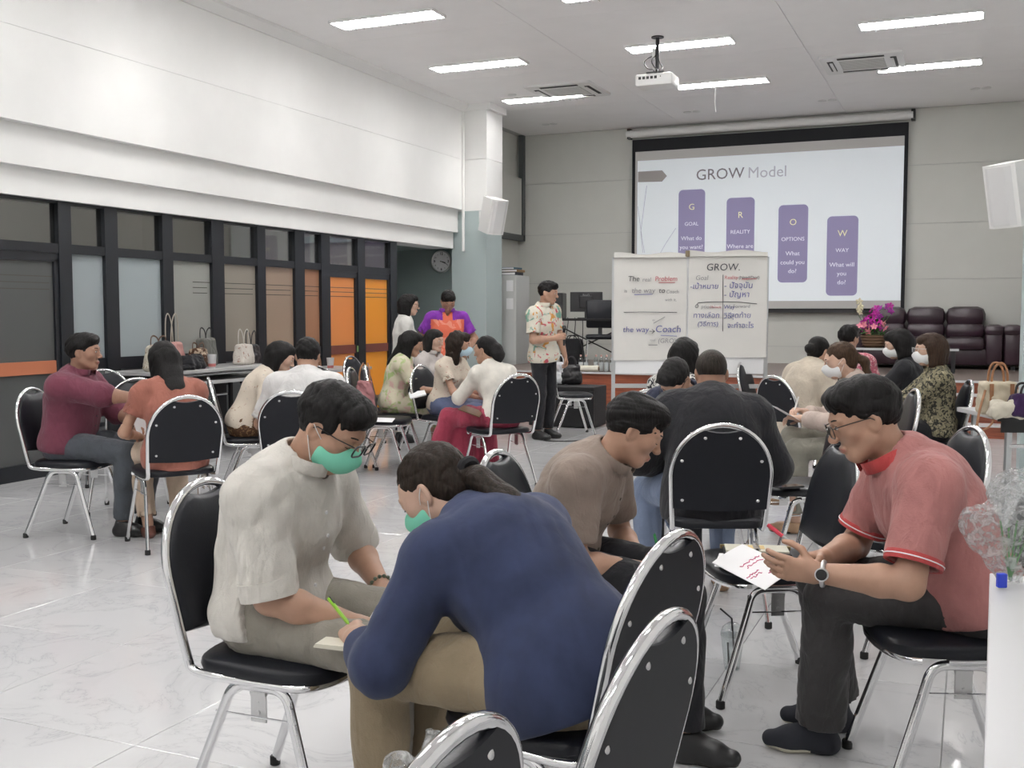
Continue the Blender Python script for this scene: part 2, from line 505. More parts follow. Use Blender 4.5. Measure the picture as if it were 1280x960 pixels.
# far wall of broad horizontal boards
fw = MB().box((-7.6, YF + .012, 0), (XR + .2, YF + .2, HC)).build('wall_far', mat('board_joint', (0.42, 0.42, 0.42), 0.8)); tag(fw, 'grey boarded wall behind the screen', None, None, 'structure')
zs = [0, 0.85, 1.90, 2.74, 3.62, HC]
for a, b in zip(zs[:-1], zs[1:]): MB().box((-7.5, YF, a + .003), (XR + .1, YF + .012, b - .003)).build('board', M_FAR, fw)
tag(MB().box((XR, YB, 0), (XR + .2, YF, HC)).build('wall_right', M_WHITE), 'white right wall', None, None, 'structure')
tag(MB().box((-8.8, YB - .2, 0), (XR + .2, YB, HC)).build('wall_back', M_WHITE), 'white wall behind the viewer', None, None, 'structure')
tag(MB().box((0.40, 9.72, 0), (XR, 10.35, HC)).build('wall_pillar_right', M_PILLAR), 'pale sage pillar at the right edge', None, None, 'structure')
tr = MB(); tr.box((-7.33, YF - .09, 2.66), (-7.24, YF, HC)); tr.box((-7.33, 15.6, 2.64), (-7.24, YF, 2.74)); tr.box((-7.36, 15.6, 1.9), (-7.26, 15.72, 2.66))
tag(tr.build('trim_3', M_DKGREY), 'dark grey square duct running down the far corner', None, None, 'structure')

# --- platform and steps
def wood_red():
    m = mat('red_wood', (0.25, 0.07, 0.035), 0.35); nt, b = nodes_of(m)
    v = coords(nt, 'Object', (1.0, 1.0, 14.0))
    nt.links.new(ramp(nt, noise(nt, v, 3.0, 5, 0.6, 0.4), [(0.3, (0.17, 0.045, 0.025)), (0.7, (0.33, 0.10, 0.05))]), b.inputs['Base Color'])
    return m
M_RWOOD = wood_red()
st = MB().box((-6.62, STAGE_Y, 0), (XR, YF, STAGE_H - .02)).build('floor_platform', M_RWOOD); tag(st, 'raised wooden platform in front of the far wall', None, None, 'structure')
MB().box((-6.62, STAGE_Y - .02, STAGE_H - .02), (XR, YF, STAGE_H)).build('deck', mat('platform_deck', (0.20, 0.16, 0.14), 0.45), st)
MB().box((-6.62, STAGE_Y - .03, STAGE_H - .02), (XR, STAGE_Y + .03, STAGE_H + .004)).build('nosing', M_LAM, st)
stp = thing('floor_steps', 'red wood steps with white nosings up to the platform', None, (0, 0, 0), 0, None, 'structure')
nst = 4; rise = STAGE_H / nst
for i in range(nst - 1):
    y0 = STAGE_Y - .30 * (nst - 1 - i)
    MB().box((-2.1, y0, 0), (0.38, STAGE_Y - .03, rise * (i + 1) - .018)).build('step', M_RWOOD, stp)
    MB().box((-2.1, y0 - .015, rise * (i + 1) - .018), (0.38, y0 + .28, rise * (i + 1))).build('nosing', M_LAM, stp)

# --- recessed louvre lights
M_TUBE = mat('fluorescent_tube', (0.9, 0.9, 0.9), 0.5, emit=(1.0, 0.985, 0.97), estr=LAMP_W * 4)
M_LOUV = mat('louvre_metal', (0.80, 0.80, 0.80), 0.18, 1.0)
fr = MB()
for lo, hi in (((-.62, -.16, -.03), (.62, -.145, 0)), ((-.62, .145, -.03), (.62, .16, 0)), ((-.62, -.145, -.03), (-.605, .145, 0)), ((.605, -.145, -.03), (.62, .145, 0))): fr.box(lo, hi)
FRAME_ME = fr.mesh('frame', M_WHPL)
TRAY_ME = MB().box((-.605, -.145, -.006), (.605, .145, -.001)).mesh('tray', M_LOUV)
TUBE_ME = MB().tube([(-.59, 0, 0), (.59, 0, 0)], .014, 8).mesh('tube', M_TUBE, True)
lv = MB()
for i in range(12):
    xx = -.605 + 1.21 * (i + .5) / 12
    lv.box((xx - .003, -.145, -.052), (xx + .003, .145, -.018))
LOUV_ME = lv.mesh('louvre', M_LOUV)
LOUV_MID = MB().box((-.605, -.004, -.052), (.605, .004, -.018)).mesh('spine', M_LOUV)
ROWNAME = ['left row', 'middle row', 'right row']
ORD = ['first', 'second', 'third', 'fourth', 'fifth', 'sixth', 'seventh', 'eighth']
for i, xx in enumerate(ROWS_X):
    for j, yy in enumerate(ROWS_Y):
        n = len(ROWS_Y) - j
        t = thing('ceiling_light', 'louvred fluorescent ceiling light, %s from the far wall in the %s' % (ORD[n - 1], ROWNAME[i]), 'ceiling light', (xx, yy, HC), 0, 'louvred ceiling lights')
        link('frame', FRAME_ME, t); link('tray', TRAY_ME, t); link('louvre', LOUV_ME, t); link('spine', LOUV_MID, t)
        link('tube', TUBE_ME, t, (0, -.07, -.022)); link('tube', TUBE_ME, t, (0, .07, -.022))
# downlight cans: wall-wash row and the row by the far wall
canr = MB().lathe([(.055, -.012), (.062, -.012), (.062, 0), (.045, 0), (.045, -.004), (.052, -.006)], 18).mesh('rim', M_WHPL, True)
bulb = MB().lathe([(.001, -.004), (.042, -.004), (.042, -.001), (.001, -.001)], 18).mesh('lamp', mat('downlight_lamp', (0.9, 0.9, 0.85), .4, emit=(1, .97, .92), estr=6.0), True)
dull = MB().lathe([(.001, -.004), (.042, -.004), (.042, -.001), (.001, -.001)], 18).mesh('lamp', mat('unlit_lamp', (0.06, 0.06, 0.06), .3), True)
for k, yy in enumerate((5.2, 7.5, 9.95, 12.2, 14.05)):
    t = thing('downlight', 'round lit downlight washing the left wall, %s from the pillar' % ORD[4 - k], 'downlight', (XU + .95, yy, HC), 0, 'wall-wash downlights')
    link('rim', canr, t); link('lamp', bulb, t)
for k, uv in enumerate(((687, 155), (865, 139.5), (1034, 125), (1226, 110))):
    p = AT_H(uv[0], uv[1], HC)
    t = thing('twin_downlight', 'small dark twin downlight near the far wall, %s from the left' % ORD[k], 'downlight', (p.x, p.y, HC), 0, 'twin downlights near the far wall')
    for s in (-1, 1): link('rim', canr, t, (s * .07, 0, 0)); link('lamp', dull, t, (s * .07, 0, 0))

# --- ceiling cassettes
M_SLOT = mat('dark_slot', (0.03, 0.03, 0.03), 0.6)
def cassette(x, y, label):
    t = thing('air_conditioner', label, 'air conditioner', (x, y, HC), 0, 'ceiling air conditioners')
    MB().prism(rrect(.95, .95, .04), -.03, 0).build('panel', M_WHPL, t, True)
    MB().box((-.26, -.26, -.036), (.26, .26, -.03)).build('grille', mat('grille_grey', (0.5, 0.5, 0.48), .6), t)
    for i in range(9):
        MB().box((-.25, -.24 + i * .06, -.039), (.25, -.235 + i * .06, -.036)).build('slat', M_WHPL, t)
    for a in range(4):
        s = MB().box((-.27, .33, -.034), (.27, .40, -.029)).build('air_slot', M_SLOT, t, rot=(0, 0, a * math.pi / 2))
        MB().box((-.26, .335, -.05), (.26, .37, -.043)).build('vane', M_WHPL, s)
cp = AT_H(710, 112, HC); cassette(cp.x, cp.y, 'square ceiling air conditioner to the left of the projector')
cp = AT_H(1079, 77, HC); cassette(cp.x, cp.y, 'square ceiling air conditioner to the right of the projector')
# ================================================================== CHAIRS
def vinyl():
    m = mat('black_vinyl', (0.008, 0.009, 0.013), 0.36, spec=0.3); nt, b = nodes_of(m)
    v = coords(nt); bump(nt, b, noise(nt, v, 160.0, 3), 0.10, 0.003)
    return m
M_VINYL = vinyl()
M_BACKING = mat('black_back_board', (0.010, 0.011, 0.015), 0.55, spec=0.25)
CH = 0.915
BT = math.radians(13)         # back rake
def back_pt(x, s):            # s = distance up the raked back from the seat rail
    return (x, -0.205 - math.sin(BT) * s, 0.435 + math.cos(BT) * s)
def half_w(s, L=0.49, w=0.215):
    """half width of the hoop at height s: straight then an elliptical crown"""
    s0 = L - 0.23
    if s <= s0: return w - 0.012 * (s0 - s) / s0
    t = min(1, (s - s0) / (L - s0)); return w * math.sqrt(max(0, 1 - t * t))
def hoop_path():
    L = 0.49; s0 = L - 0.23; side = []
    for i in range(5): side.append(s0 * (0.12 + 0.88 * i / 4))
    pts = []
    left = [back_pt(-half_w(s), s) for s in side]
    crown = []
    for i in range(1, 24):
        a = math.pi * i / 24
        crown.append(back_pt(-0.215 * math.cos(a), s0 + 0.23 * math.sin(a)))
    right = [(-p[0], p[1], p[2]) for p in reversed(left)]
    # bend forward into the seat rails
    def rail(sg):
        p0 = Vector(left[0]); p0.x *= -sg if sg > 0 else 1
        x = sg * 0.203
        b = smooth_path([(x, left[0][1], left[0][2]), (x, -0.203, 0.437), (x, -0.13, 0.430)], 3)
        return [tuple(q) for q in b]
    rl = rail(-1); rr = rail(1)
    front = [(-.203, 0.05, 0.430)] + [(-.203 + 0.0, 0.12, 0.430)]
    arcf = [( -0.203 * math.cos(math.pi * i / 12), 0.12 + 0.085 * math.sin(math.pi * i / 12), 0.430) for i in range(13)]
    loop = list(reversed(rl)) ; path = [(-.203, .05, .43)] + list(reversed(rl)) + left[1:] + crown + right[:-1] + rr + [(.203, .05, .43)] + list(reversed(arcf))
    return path
def seat_outline(k=1.0, n=28):
    out = []
    for i in range(n):
        a = 2 * math.pi * i / n
        c, s = math.cos(a), math.sin(a)
        e = 0.42
        x = 0.222 * k * math.copysign(abs(c) ** e, c); y = 0.215 * k * math.copysign(abs(s) ** (0.62 if s > 0 else 0.45), s)
        out.append((x * (1.0 if s > -0.2 else 0.97), y))
    return out
def seat_mesh():
    m = MB(); rings = [(0.90, .436), (0.985, .440), (1.0, .452), (0.985, .468), (0.93, .478), (0.75, .484), (0.4, .487)]
    vs = []; fs = []; n = 28
    for k, z in rings:
        for x, y in seat_outline(k): vs.append((x, y, z))
    for i in range(len(rings) - 1):
        for k in range(n):
            l = (k + 1) % n; fs.append((i * n + k, i * n + l, (i + 1) * n + l, (i + 1) * n + k))
    fs.append(tuple(range(n))[::-1]); fs.append(tuple((len(rings) - 1) * n + k for k in range(n)))
    return m.add(vs, fs).mesh('seat', M_VINYL, True)
def pad_mesh(front):
    """padded panel inside the hoop with a crescent notch at the top for the hand"""
    L = 0.465; out = []
    for i in range(11):
        s = 0.105 + (0.26 - 0.105) * i / 10; out.append((-(half_w(s) - 0.004), s))
    for i in range(1, 24):
        a = math.pi * i / 24; x = -0.211 * math.cos(a); s = 0.26 + 0.226 * math.sin(a)
        if abs(x) < 0.075: s -= 0.030 * (math.cos(x / 0.075 * math.pi / 2)) ** 0.7
        out.append((x, s))
    out += [(-x, s) for x, s in reversed(out[:11])]
    for i in range(1, 8):
        t = i / 8; x = 0.2 * (1 - 2 * t); out.append((x, 0.105 - 0.012 * math.sin(math.pi * t)))
    nrm = Vector((0, math.cos(BT), math.sin(BT)))
    cx, cs = 0.0, 0.29
    layers = [(1.0, 0.0), (1.0, 0.006)] if not front else [(1.0, 0.0), (1.0, 0.012), (0.975, 0.022), (0.90, 0.029), (0.6, 0.033)]
    base = -0.012 if not front else -0.006
    vs = []; fs = []; n = len(out)
    for k, d in layers:
        for x, s in out:
            p = Vector(back_pt(cx + (x - cx) * k, cs + (s - cs) * k)) + nrm * (base + d); vs.append(p[:])
    for i in range(len(layers) - 1):
        for k in range(n):
            l = (k + 1) % n; fs.append((i * n + k, i * n + l, (i + 1) * n + l, (i + 1) * n + k))
    fs.append(tuple(range(n))[::-1]); fs.append(tuple((len(layers) - 1) * n + k for k in range(n)))
    return MB().add(vs, fs).mesh('backrest_pad', M_VINYL if front else M_BACKING, True)
def legs_mesh(sg):
    x0 = sg * 0.190; x1 = sg * 0.222
    path = smooth_path([(x1, 0.215, 0.012), (x0, 0.085, 0.412), (x0, -0.075, 0.412), (x1, -0.235, 0.012)], 1)
    path = [Vector((x1, 0.215, 0.012))] + smooth_path([(x0 * .88 + x1 * .12, 0.112, 0.33), (x0, 0.088, 0.414), (x0, 0.0, 0.416), (x0, -0.078, 0.414), (x0 * .88 + x1 * .12, -0.112, 0.33)], 3) + [Vector((x1, -0.235, 0.012))]
    return MB().tube(path, 0.0145, 10, flat=((1, 0, 0), 0.75)).mesh('leg_frame', M_CHROME, True)
def plate_mesh(sg):
    x = sg * 0.185
    m = MB().box((x - .002, -.024, .318), (x + .002, .024, .398)); m.box((x - .006, -.024, .390), (x + .006, .024, .400))
    m.tube([(x + sg * .001, 0, .345), (x + sg * .006, 0, .345)], .006, 8)
    m.tube([(x + sg * .001, 0, .372), (x + sg * .004, 0, .372)], .003, 8)
    return m.mesh('link_plate', M_STEEL)
PATH = hoop_path()
CH_ME = {'frame': MB().tube(PATH, 0.0125, 10).mesh('back_frame', M_CHROME, True),
         'seat': seat_mesh(), 'pad': pad_mesh(True), 'board': pad_mesh(False),
         'legL': legs_mesh(-1), 'legR': legs_mesh(1), 'plL': plate_mesh(-1), 'plR': plate_mesh(1),
         'wire': MB().tube([(0, .125, .335), (0, -.13, .335)], .003, 6).mesh('cross_wire', M_CHROME, True),
         'foot': MB().lathe([(.013, 0), (.0165, .002), (.0165, .026), (.013, .030)], 10).mesh('foot_cap', M_RUBBER, True),
         'riv': MB().ball((0, 0, 0), (.0075, .003, .0075), 8, 6).mesh('rivet', M_STEEL, True)}
def chair(label, u, d, phi, full=True, group='chrome banquet chairs'):
    x, y = W(u, d)
    t = thing('banquet_chair', label, 'chair', (x, y, 0), TURN(phi), group)
    link('back_frame', CH_ME['frame'], t)
    link('seat', CH_ME['seat'], t)
    pb = link('backrest', CH_ME['pad'], t)
    bd = link('back_board', CH_ME['board'], pb)
    for sx in (-1, 1):
        for s, w in ((0.145, 0.165), (0.33, 0.172), (0.435, 0.075)):
            p = Vector(back_pt(sx * w, s)) - Vector((0, math.cos(BT), math.sin(BT))) * 0.0125
            link('rivet', CH_ME['riv'], pb, p, (-BT, 0, 0))
        lg = link('leg_frame', CH_ME['legL' if sx < 0 else 'legR'], t)
        link('cross_wire', CH_ME['wire'], t, (sx * .196, 0, 0))
        link('link_plate', CH_ME['plL' if sx < 0 else 'plR'], t)
        for yy in (.215, -.235): link('foot_cap', CH_ME['foot'], lg, (sx * .222, yy, 0))
    return t

# name: column, distance ahead, facing (clockwise from the viewing direction), label
CHAIRS = {
 'beige': (372, 2.92, 112, 'chrome-framed black chair under the man in the cream shirt'),
 'blue': (692, 2.48, -56, 'chrome-framed black chair holding the woman in the navy sweater'),
 'near_mid': (622, 1.83, -60, 'black chair in front of the navy sweater woman\'s chair, showing its riveted back'),
 'near_low': (322, 1.36, -62, 'nearest black chair, at the bottom edge, with plastic bags on it'),
 'taupe': (724, 3.55, 114, 'black chair under the man in the taupe shirt'),
 'papers': (952, 3.92, -95, 'black chair used as a desk, with papers and an open organiser on it'),
 'pink': (1178, 3.10, -86, 'black chair under the man in the pink polo shirt'),
 'hoodie': (890, 4.88, 3, 'black chair seen square from behind under the man in the black hoodie'),
 'empty_e': (1122, 4.45, -92, 'empty black chair directly behind the man in the pink polo'),
 'phone': (995, 5.72, -96, 'empty black chair with a phone lying on its seat'),
 'navy': (868, 6.15, -150, 'black chair under the person in navy beyond the black hoodie'),
 'floral': (846, 6.85, 40, 'black chair under the person in the black and white blouse'),
 'writer': (1078, 6.70, -82, 'black chair under the masked woman writing with a ponytail'),
 'shawl': (1004, 8.20, 62, 'black chair under the woman in the beige shawl'),
 'olive': (1152, 7.60, -78, 'black chair under the woman in the olive patterned blouse'),
 'blackt': (1128, 8.60, -60, 'black chair under the masked woman in black'),
 'pinkpat': (1056, 9.60, 25, 'black chair under the person in the pink patterned shirt'),
 'back_a': (966, 10.2, 120, 'empty black chair between the flip chart and the beige shawl woman'),
 'maroon': (98, 6.72, 98, 'black chair under the man in the maroon shirt by the partition'),
 'terra': (216, 6.38, -34, 'black chair under the woman in the terracotta blouse'),
 'gap_a': (160, 7.45, 175, 'empty black chair just behind the terracotta blouse woman'),
 'gap_b': (138, 8.70, 150, 'empty black chair by the partition behind the man in maroon'),
 'white': (380, 6.82, 2, 'black chair under the man in the white shirt seen from behind'),
 'cream': (316, 7.95, 72, 'black chair under the woman in the cream floral cardigan'),
 'side_a': (426, 9.30, 128, 'empty black chair to the right of the man in the white shirt'),
 'pinkbag': (482, 9.25, 96, 'empty black chair with a pink bag on its back and paper on its seat'),
 'door_c': (470, 11.6, 110, 'empty black chair in front of the orange glass doors'),
 'green': (500, 9.75, 84, 'black chair under the woman in the pale green dress'),
 'elder': (538, 10.8, 120, 'black chair under the elderly woman in white'),
 'masked': (562, 9.55, 118, 'black chair under the masked woman with wavy hair'),
 'red': (622, 8.55, -34, 'black chair under the woman in the red skirt'),
 'speaker': (716, 12.1, 82, 'empty black chair the standing man with a microphone leans on'),
}
for key, (u, d, phi, lab) in CHAIRS.items(): chair(lab, u, d, phi)
# ================================================================== FURNITURE AND FITTINGS
def text_mesh(name, s, size, m, ext=0.0005, shear=0.0, align='CENTER', bold=0.0):
    c = bpy.data.curves.new(name, 'FONT'); c.body = s; c.size = size; c.align_x = align; c.align_y = 'CENTER'
    c.extrude = ext; c.shear = shear; c.offset = bold; c.resolution_u = 3
    o = bpy.data.objects.new(name, c); COL.objects.link(o)
    bpy.context.view_layer.update()
    dg = bpy.context.evaluated_depsgraph_get()
    me = bpy.data.meshes.new_from_object(o.evaluated_get(dg))
    bpy.data.objects.remove(o); bpy.data.curves.remove(c)
    me.name = name; me.materials.clear(); me.materials.append(m)
    return me
FACE = (math.radians(90), 0, 0)      # flat lettering stood upright, read from -Y

# --- projection screen with the slide
sc_x0 = AT_Y(790, 280, YF - .10).x; sc_x1 = AT_Y(1133, 280, YF - .10).x
sc_z1 = AT_Y(962, 164, YF - .10).z; sc_z0 = AT_Y(1000, 388, YF - .10).z
scr = thing('projection_screen', 'wide pull-down projection screen showing the GROW Model slide', 'projection screen', ((sc_x0 + sc_x1) / 2, YF - .11, sc_z0))
SWd = sc_x1 - sc_x0; SHt = sc_z1 - sc_z0
MB().box((-SWd/2, -.002, 0), (SWd/2, .004, SHt)).build('border', mat('black_screen_border', (0.008, 0.009, 0.012), .8), scr)
MB().tube([(-SWd/2 - .10, .01, SHt + .10), (SWd/2 + .06, .01, SHt + .10)], .065, 14).build('housing', M_WHPL, scr, True)
for sx in (-1, 1): MB().box((sx * (SWd/2 + .06) - .03, -.03, SHt + .02), (sx * (SWd/2 + .06) + .03, .10, SHt + .19), .008).build('bracket', M_BLKPL, scr)
MB().box((-SWd/2, -.02, -.035), (SWd/2, .02, 0)).build('bottom_bar', M_BLKPL, scr)
def lit(name, col, k=0.62):
    k = k * .45
    return mat(name, col, 0.9, spec=0.0, emit=col, estr=k)
bx = .055; by0 = .03; by1 = .20
iw0, iw1 = -SWd/2 + bx, SWd/2 - bx; iz0, iz1 = by0, SHt - by1
MB().box((iw0, -.005, iz0), (iw1, -.002, iz1)).build('picture_area', lit('projected_grey', (0.42, 0.41, 0.40), .35), scr)
sl = MB().box((iw0 + .04, -.008, iz0 + .12), (iw1, -.005, iz1 - .15)).build('slide', lit('projected_white', (0.78, 0.83, 0.87), .42), scr)
def sx_(u): return AT_Y(u, 280, YF - .12).x - (sc_x0 + sc_x1) / 2
def sz_(u, v): return AT_Y(u, v, YF - .12).z - sc_z0
M_TXG = lit('slide_grey_text', (0.22, 0.21, 0.22), .25); M_TXL = lit('slide_light_text', (0.48, 0.49, 0.53), .4)
M_BAR = lit('slide_purple', (0.28, 0.255, 0.41), .42); M_TXW = lit('slide_white_text', (0.75, 0.75, 0.8), .7); M_TXY = lit('slide_yellow_text', (0.75, 0.72, 0.45), .7)
MB().prism([(sx_(797), sz_(810, 227)), (sx_(797), sz_(810, 214)), (sx_(827), sz_(827, 213)), (sx_(833), sz_(832, 220)), (sx_(827), sz_(827, 227))], -.011, -.008, (0, 2, 1)).build('arrow_tab', lit('slide_tab', (0.33, 0.31, 0.30), .3), sl)
link('lettering', text_mesh('lettering', 'GROW', .245, M_TXG), sl, (sx_(899), -.011, sz_(899, 218)), FACE)
link('lettering', text_mesh('lettering', 'Model', .245, M_TXL), sl, (sx_(958), -.011, sz_(958, 215.5)), FACE)
for pts in ([(797, 258), (803, 300), (806, 316)], [(808, 232), (801, 290), (804, 316)], [(845, 285), (832, 305), (826, 316)]):
    MB().tube([(sx_(u), -.0095, sz_(u, v)) for u, v in pts], .004, 5).build('stalk', M_TXL, sl)
BARS = [(848, 881, 237, 338, 'G', 'GOAL', ['What do', 'you want?']), (908, 943, 247, 349, 'R', 'REALITY', ['Where are', 'you now?']),
        (973, 1010, 256, 353, 'O', 'OPTIONS', ['What', 'could you', 'do?']), (1034, 1073, 270, 369.5, 'W', 'WAY', ['What will', 'you', 'do?'])]
for u0, u1, v0, v1, a, b, c in BARS:
    um = (u0 + u1) / 2; w = sx_(u1) - sx_(u0); h = sz_(um, v0) - sz_(um, v1); cx = (sx_(u0) + sx_(u1)) / 2; cz = (sz_(um, v0) + sz_(um, v1)) / 2
    bar = MB().prism([(cx + p, cz + r) for p, r in rrect(w, h, .07, 5)], -.011, -.008, (0, 2, 1)).build('column_block', M_BAR, sl)
    for sv, tx, sz, mm in [(v0 + 22, a, .14, M_TXY), (v0 + 43, b, .085, M_TXW)] + [(v0 + 61 + 11 * i, t, .095, M_TXW) for i, t in enumerate(c)]:
        link('lettering', text_mesh('lettering', tx, sz, mm), sl, (cx, -.0135, sz_(um, sv)), FACE)

# --- projector on its pole
pc = AT_H(822, 46, HC)
pj = thing('projector', 'white projector hanging from a black pole under the ceiling', 'projector', (pc.x, pc.y, HC), 0)
MB().tube([(0, 0, 0), (0, 0, -.40)], .022, 12).build('pole', M_BLKPL, pj, True)
MB().lathe([(.07, -.012), (.07, 0)], 16).build('ceiling_plate', M_BLKPL, pj)
MB().box((-.10, -.10, -.43), (.10, .10, -.40)).build('mount', M_BLKPL, pj)
pb = MB().box((-.21, -.16, -.56), (.21, .16, -.43), .02).build('body', M_WHPL, pj, True)
MB().tube([(.09, .155, -.49), (.09, .185, -.49)], .042, 16).build('lens', M_BLKPL, pb, True)
for i in range(5): MB().box((-.17 + i * .045, -.163, -.49), (-.14 + i * .045, -.158, -.46)).build('port', M_SLOT, pb)
MB().box((-.055, -.03, -.25), (-.02, .03, -.13)).build('junction_box', M_WHPL, pj)
for k in range(3):
    MB().tube(smooth_path([(-.02 + .02 * k, -.02, -.20), (-.16 + .09 * k, -.04, -.26), (-.10 + .09 * k, -.05, -.36), (.0 + .04 * k, -.10, -.38), (-.02 + .05 * k, -.162, -.475)], 3), .006, 6).build('cable', M_BLKPL, pj, True)
wr = AT_H(892, 100, HC)
tag(MB().tube(smooth_path([(0, 0, 0), (.03, 0, -.05), (.02, 0, -.3), (.035, 0, -.42)], 2), .004, 6).build('hanging_wire', M_WHPL, None, True, (wr.x, wr.y, HC)), 'thin loose wire hanging from the ceiling right of the projector', 'wire')

# --- wall clock
ck = AT_Y(552.5, 327, 14.70)
cl = thing('wall_clock', 'round white wall clock with a silver rim on the sage wall', 'clock', (ck.x, 14.70, ck.z))
cl.rotation_euler = FACE
MB().lathe([(.155, 0), (.17, .005), (.172, .03), (.16, .042), (.152, .036), (.150, .02)], 36).build('rim', M_STEEL, cl, True)
MB().lathe([(.001, .018), (.152, .018), (.152, .022), (.001, .022)], 36).build('dial', M_PAPER, cl)
for i, s in enumerate(['12', '1', '2', '3', '4', '5', '6', '7', '8', '9', '10', '11']):
    a = math.radians(90 - 30 * i); big = i % 3 == 0
    link('numeral', text_mesh('numeral', s, .055 if big else .03, M_BLKPL, bold=.0012 if big else 0), cl, (.118 * math.cos(a), .118 * math.sin(a), .023))
for ang, L, w in ((-14, .075, .006), (-24, .11, .004)):
    a = math.radians(ang)
    MB().tube([(-.02 * math.cos(a), -.02 * math.sin(a), .026), (L * math.cos(a), L * math.sin(a), .026)], w, 6).build('hand', M_BLKPL, cl)

# --- wall speakers
def speaker(label, x, y, z, rz, tilt, wallx):
    t = thing('wall_speaker', label, 'loudspeaker', (x, y, z), rz, 'white wall loudspeakers')
    b = MB(); pr = [(-.15, -.13), (-.11, .14), (.11, .14), (.15, -.13), (.08, -.165), (-.08, -.165)]
    b.prism(pr, -.25, .25)
    bd = b.build('cabinet', M_WHPL, t, True, rot=(math.radians(tilt), 0, 0))
    MB().prism([(-.135, -.136), (.135, -.136), (.075, -.172), (-.075, -.172)], -.23, .23).build('grille', mat('speaker_grille', (0.66, 0.66, 0.66), .7), bd)
    MB().tube([(0, .12, 0), (0, .25, 0)], .02, 8).build('arm', M_WHPL, t, True)
    MB().box((-.05, .24, -.08), (.05, .26, .08)).build('wall_bracket', M_WHPL, t)
sp = AT_Y(613, 270, 14.2); speaker('white loudspeaker on the left pillar near the clock', sp.x + .06, 14.14, sp.z, math.radians(62), 16, None)
rp = W(1252, 8.95); speaker('white loudspeaker on the right pillar', 0.28, 9.43, 2.34, math.radians(-40), 12, None)

# --- left tables along the partition
def folding_table(name, label, loc, rz, L=1.8, Wd=.6, H=.75, folded=False, group='black folding tables by the partition', topm=None):
    t = thing(name, label, 'table', loc, rz, group)
    MB().box((-L/2, -Wd/2, H - .03), (L/2, Wd/2, H), .004).build('table_top', topm or mat('grey_table_top', (0.42, 0.42, 0.42), .35), t)
    MB().box((-L/2, -Wd/2 - .004, H - .036), (L/2, -Wd/2, H + .001)).build('edge_strip', M_BLKPL, t)
    MB().box((-L/2 + .04, -Wd/2 + .02, H - .11), (L/2 - .04, -Wd/2 + .04, H - .03)).build('apron', M_BLKPL, t)
    if folded:
        for s in (-1, 1):
            MB().tube([(-L/2 + .1, s * .2, H - .055), (L/2 - .1, s * .2, H - .055)], .014, 8).build('folded_leg', M_CHROME, t, True)
        for k in range(4): MB().box((-L/2 + .25 + k * .42, -Wd/2 - .008, H - .09), (-L/2 + .29 + k * .42, -Wd/2 + .02, H - .05)).build('clip', M_CHROME, t)
    else:
        for sx in (-1, 1):
            for sy in (-1, 1):
                MB().box((sx * (L/2 - .10) - .017, sy * (Wd/2 - .06) - .017, 0), (sx * (L/2 - .10) + .017, sy * (Wd/2 - .06) + .017, H - .03)).build('leg', M_BLKPL if topm is None else M_ALU, t)
            MB().box((sx * (L/2 - .10) - .012, -Wd/2 + .06, .16), (sx * (L/2 - .10) + .012, Wd/2 - .06, .19)).build('brace', M_BLKPL if topm is None else M_ALU, t)
        MB().tube([(-L/2 + .1, -Wd/2 + .05, H - .20), (L/2 - .1, -Wd/2 + .05, H - .20)], .012, 8).build('rail', M_CHROME, t, True)
    return t
TBX = -6.87
folding_table('folding_table', 'black folding table by the partition, carrying a folded table', (TBX, 8.25, 0), -math.pi/2)
folding_table('folded_table', 'folded table lying on the near table, heaped with handbags', (TBX, 8.25, .753 - .64), -math.pi/2, H=.75, folded=True, group=None)
folding_table('folding_table', 'black folding table by the orange doors with a plastic cup on it', (TBX, 10.12, 0), -math.pi/2)
T1 = .863; T2 = .75

# --- right table with bags and the near white table
rtx, rty = W(1300, 6.9, .75)
rt = folding_table('folding_table', 'light folding table at the right edge with bags on it', (rtx + .06, rty + .15, 0), TURN(0), L=.96, Wd=.62, H=.745, group=None, topm=M_LAM)
nt0 = Vector((*W(1237, 2.62, .75), 0)); dirn = Vector((nt0.x, nt0.y, 0)).normalized(); side = Vector((dirn.y, -dirn.x, 0))
wt = thing('white_table', 'white table at the bottom right corner', 'table', (nt0.x, nt0.y, 0), math.atan2(-dirn.x, dirn.y))
MB().box((0, -1.5, .725), (.62, 0, .75), .003).build('table_top', M_LAM, wt)
for xx in (.05, .55):
    for yy in (-1.42, -.08): MB().box((xx - .02, yy - .02, 0), (xx + .02, yy + .02, .725)).build('leg', M_ALU, wt)
MB().box((.02, -1.46, .66), (.60, -.04, .725)).build('apron', M_LAM, wt)

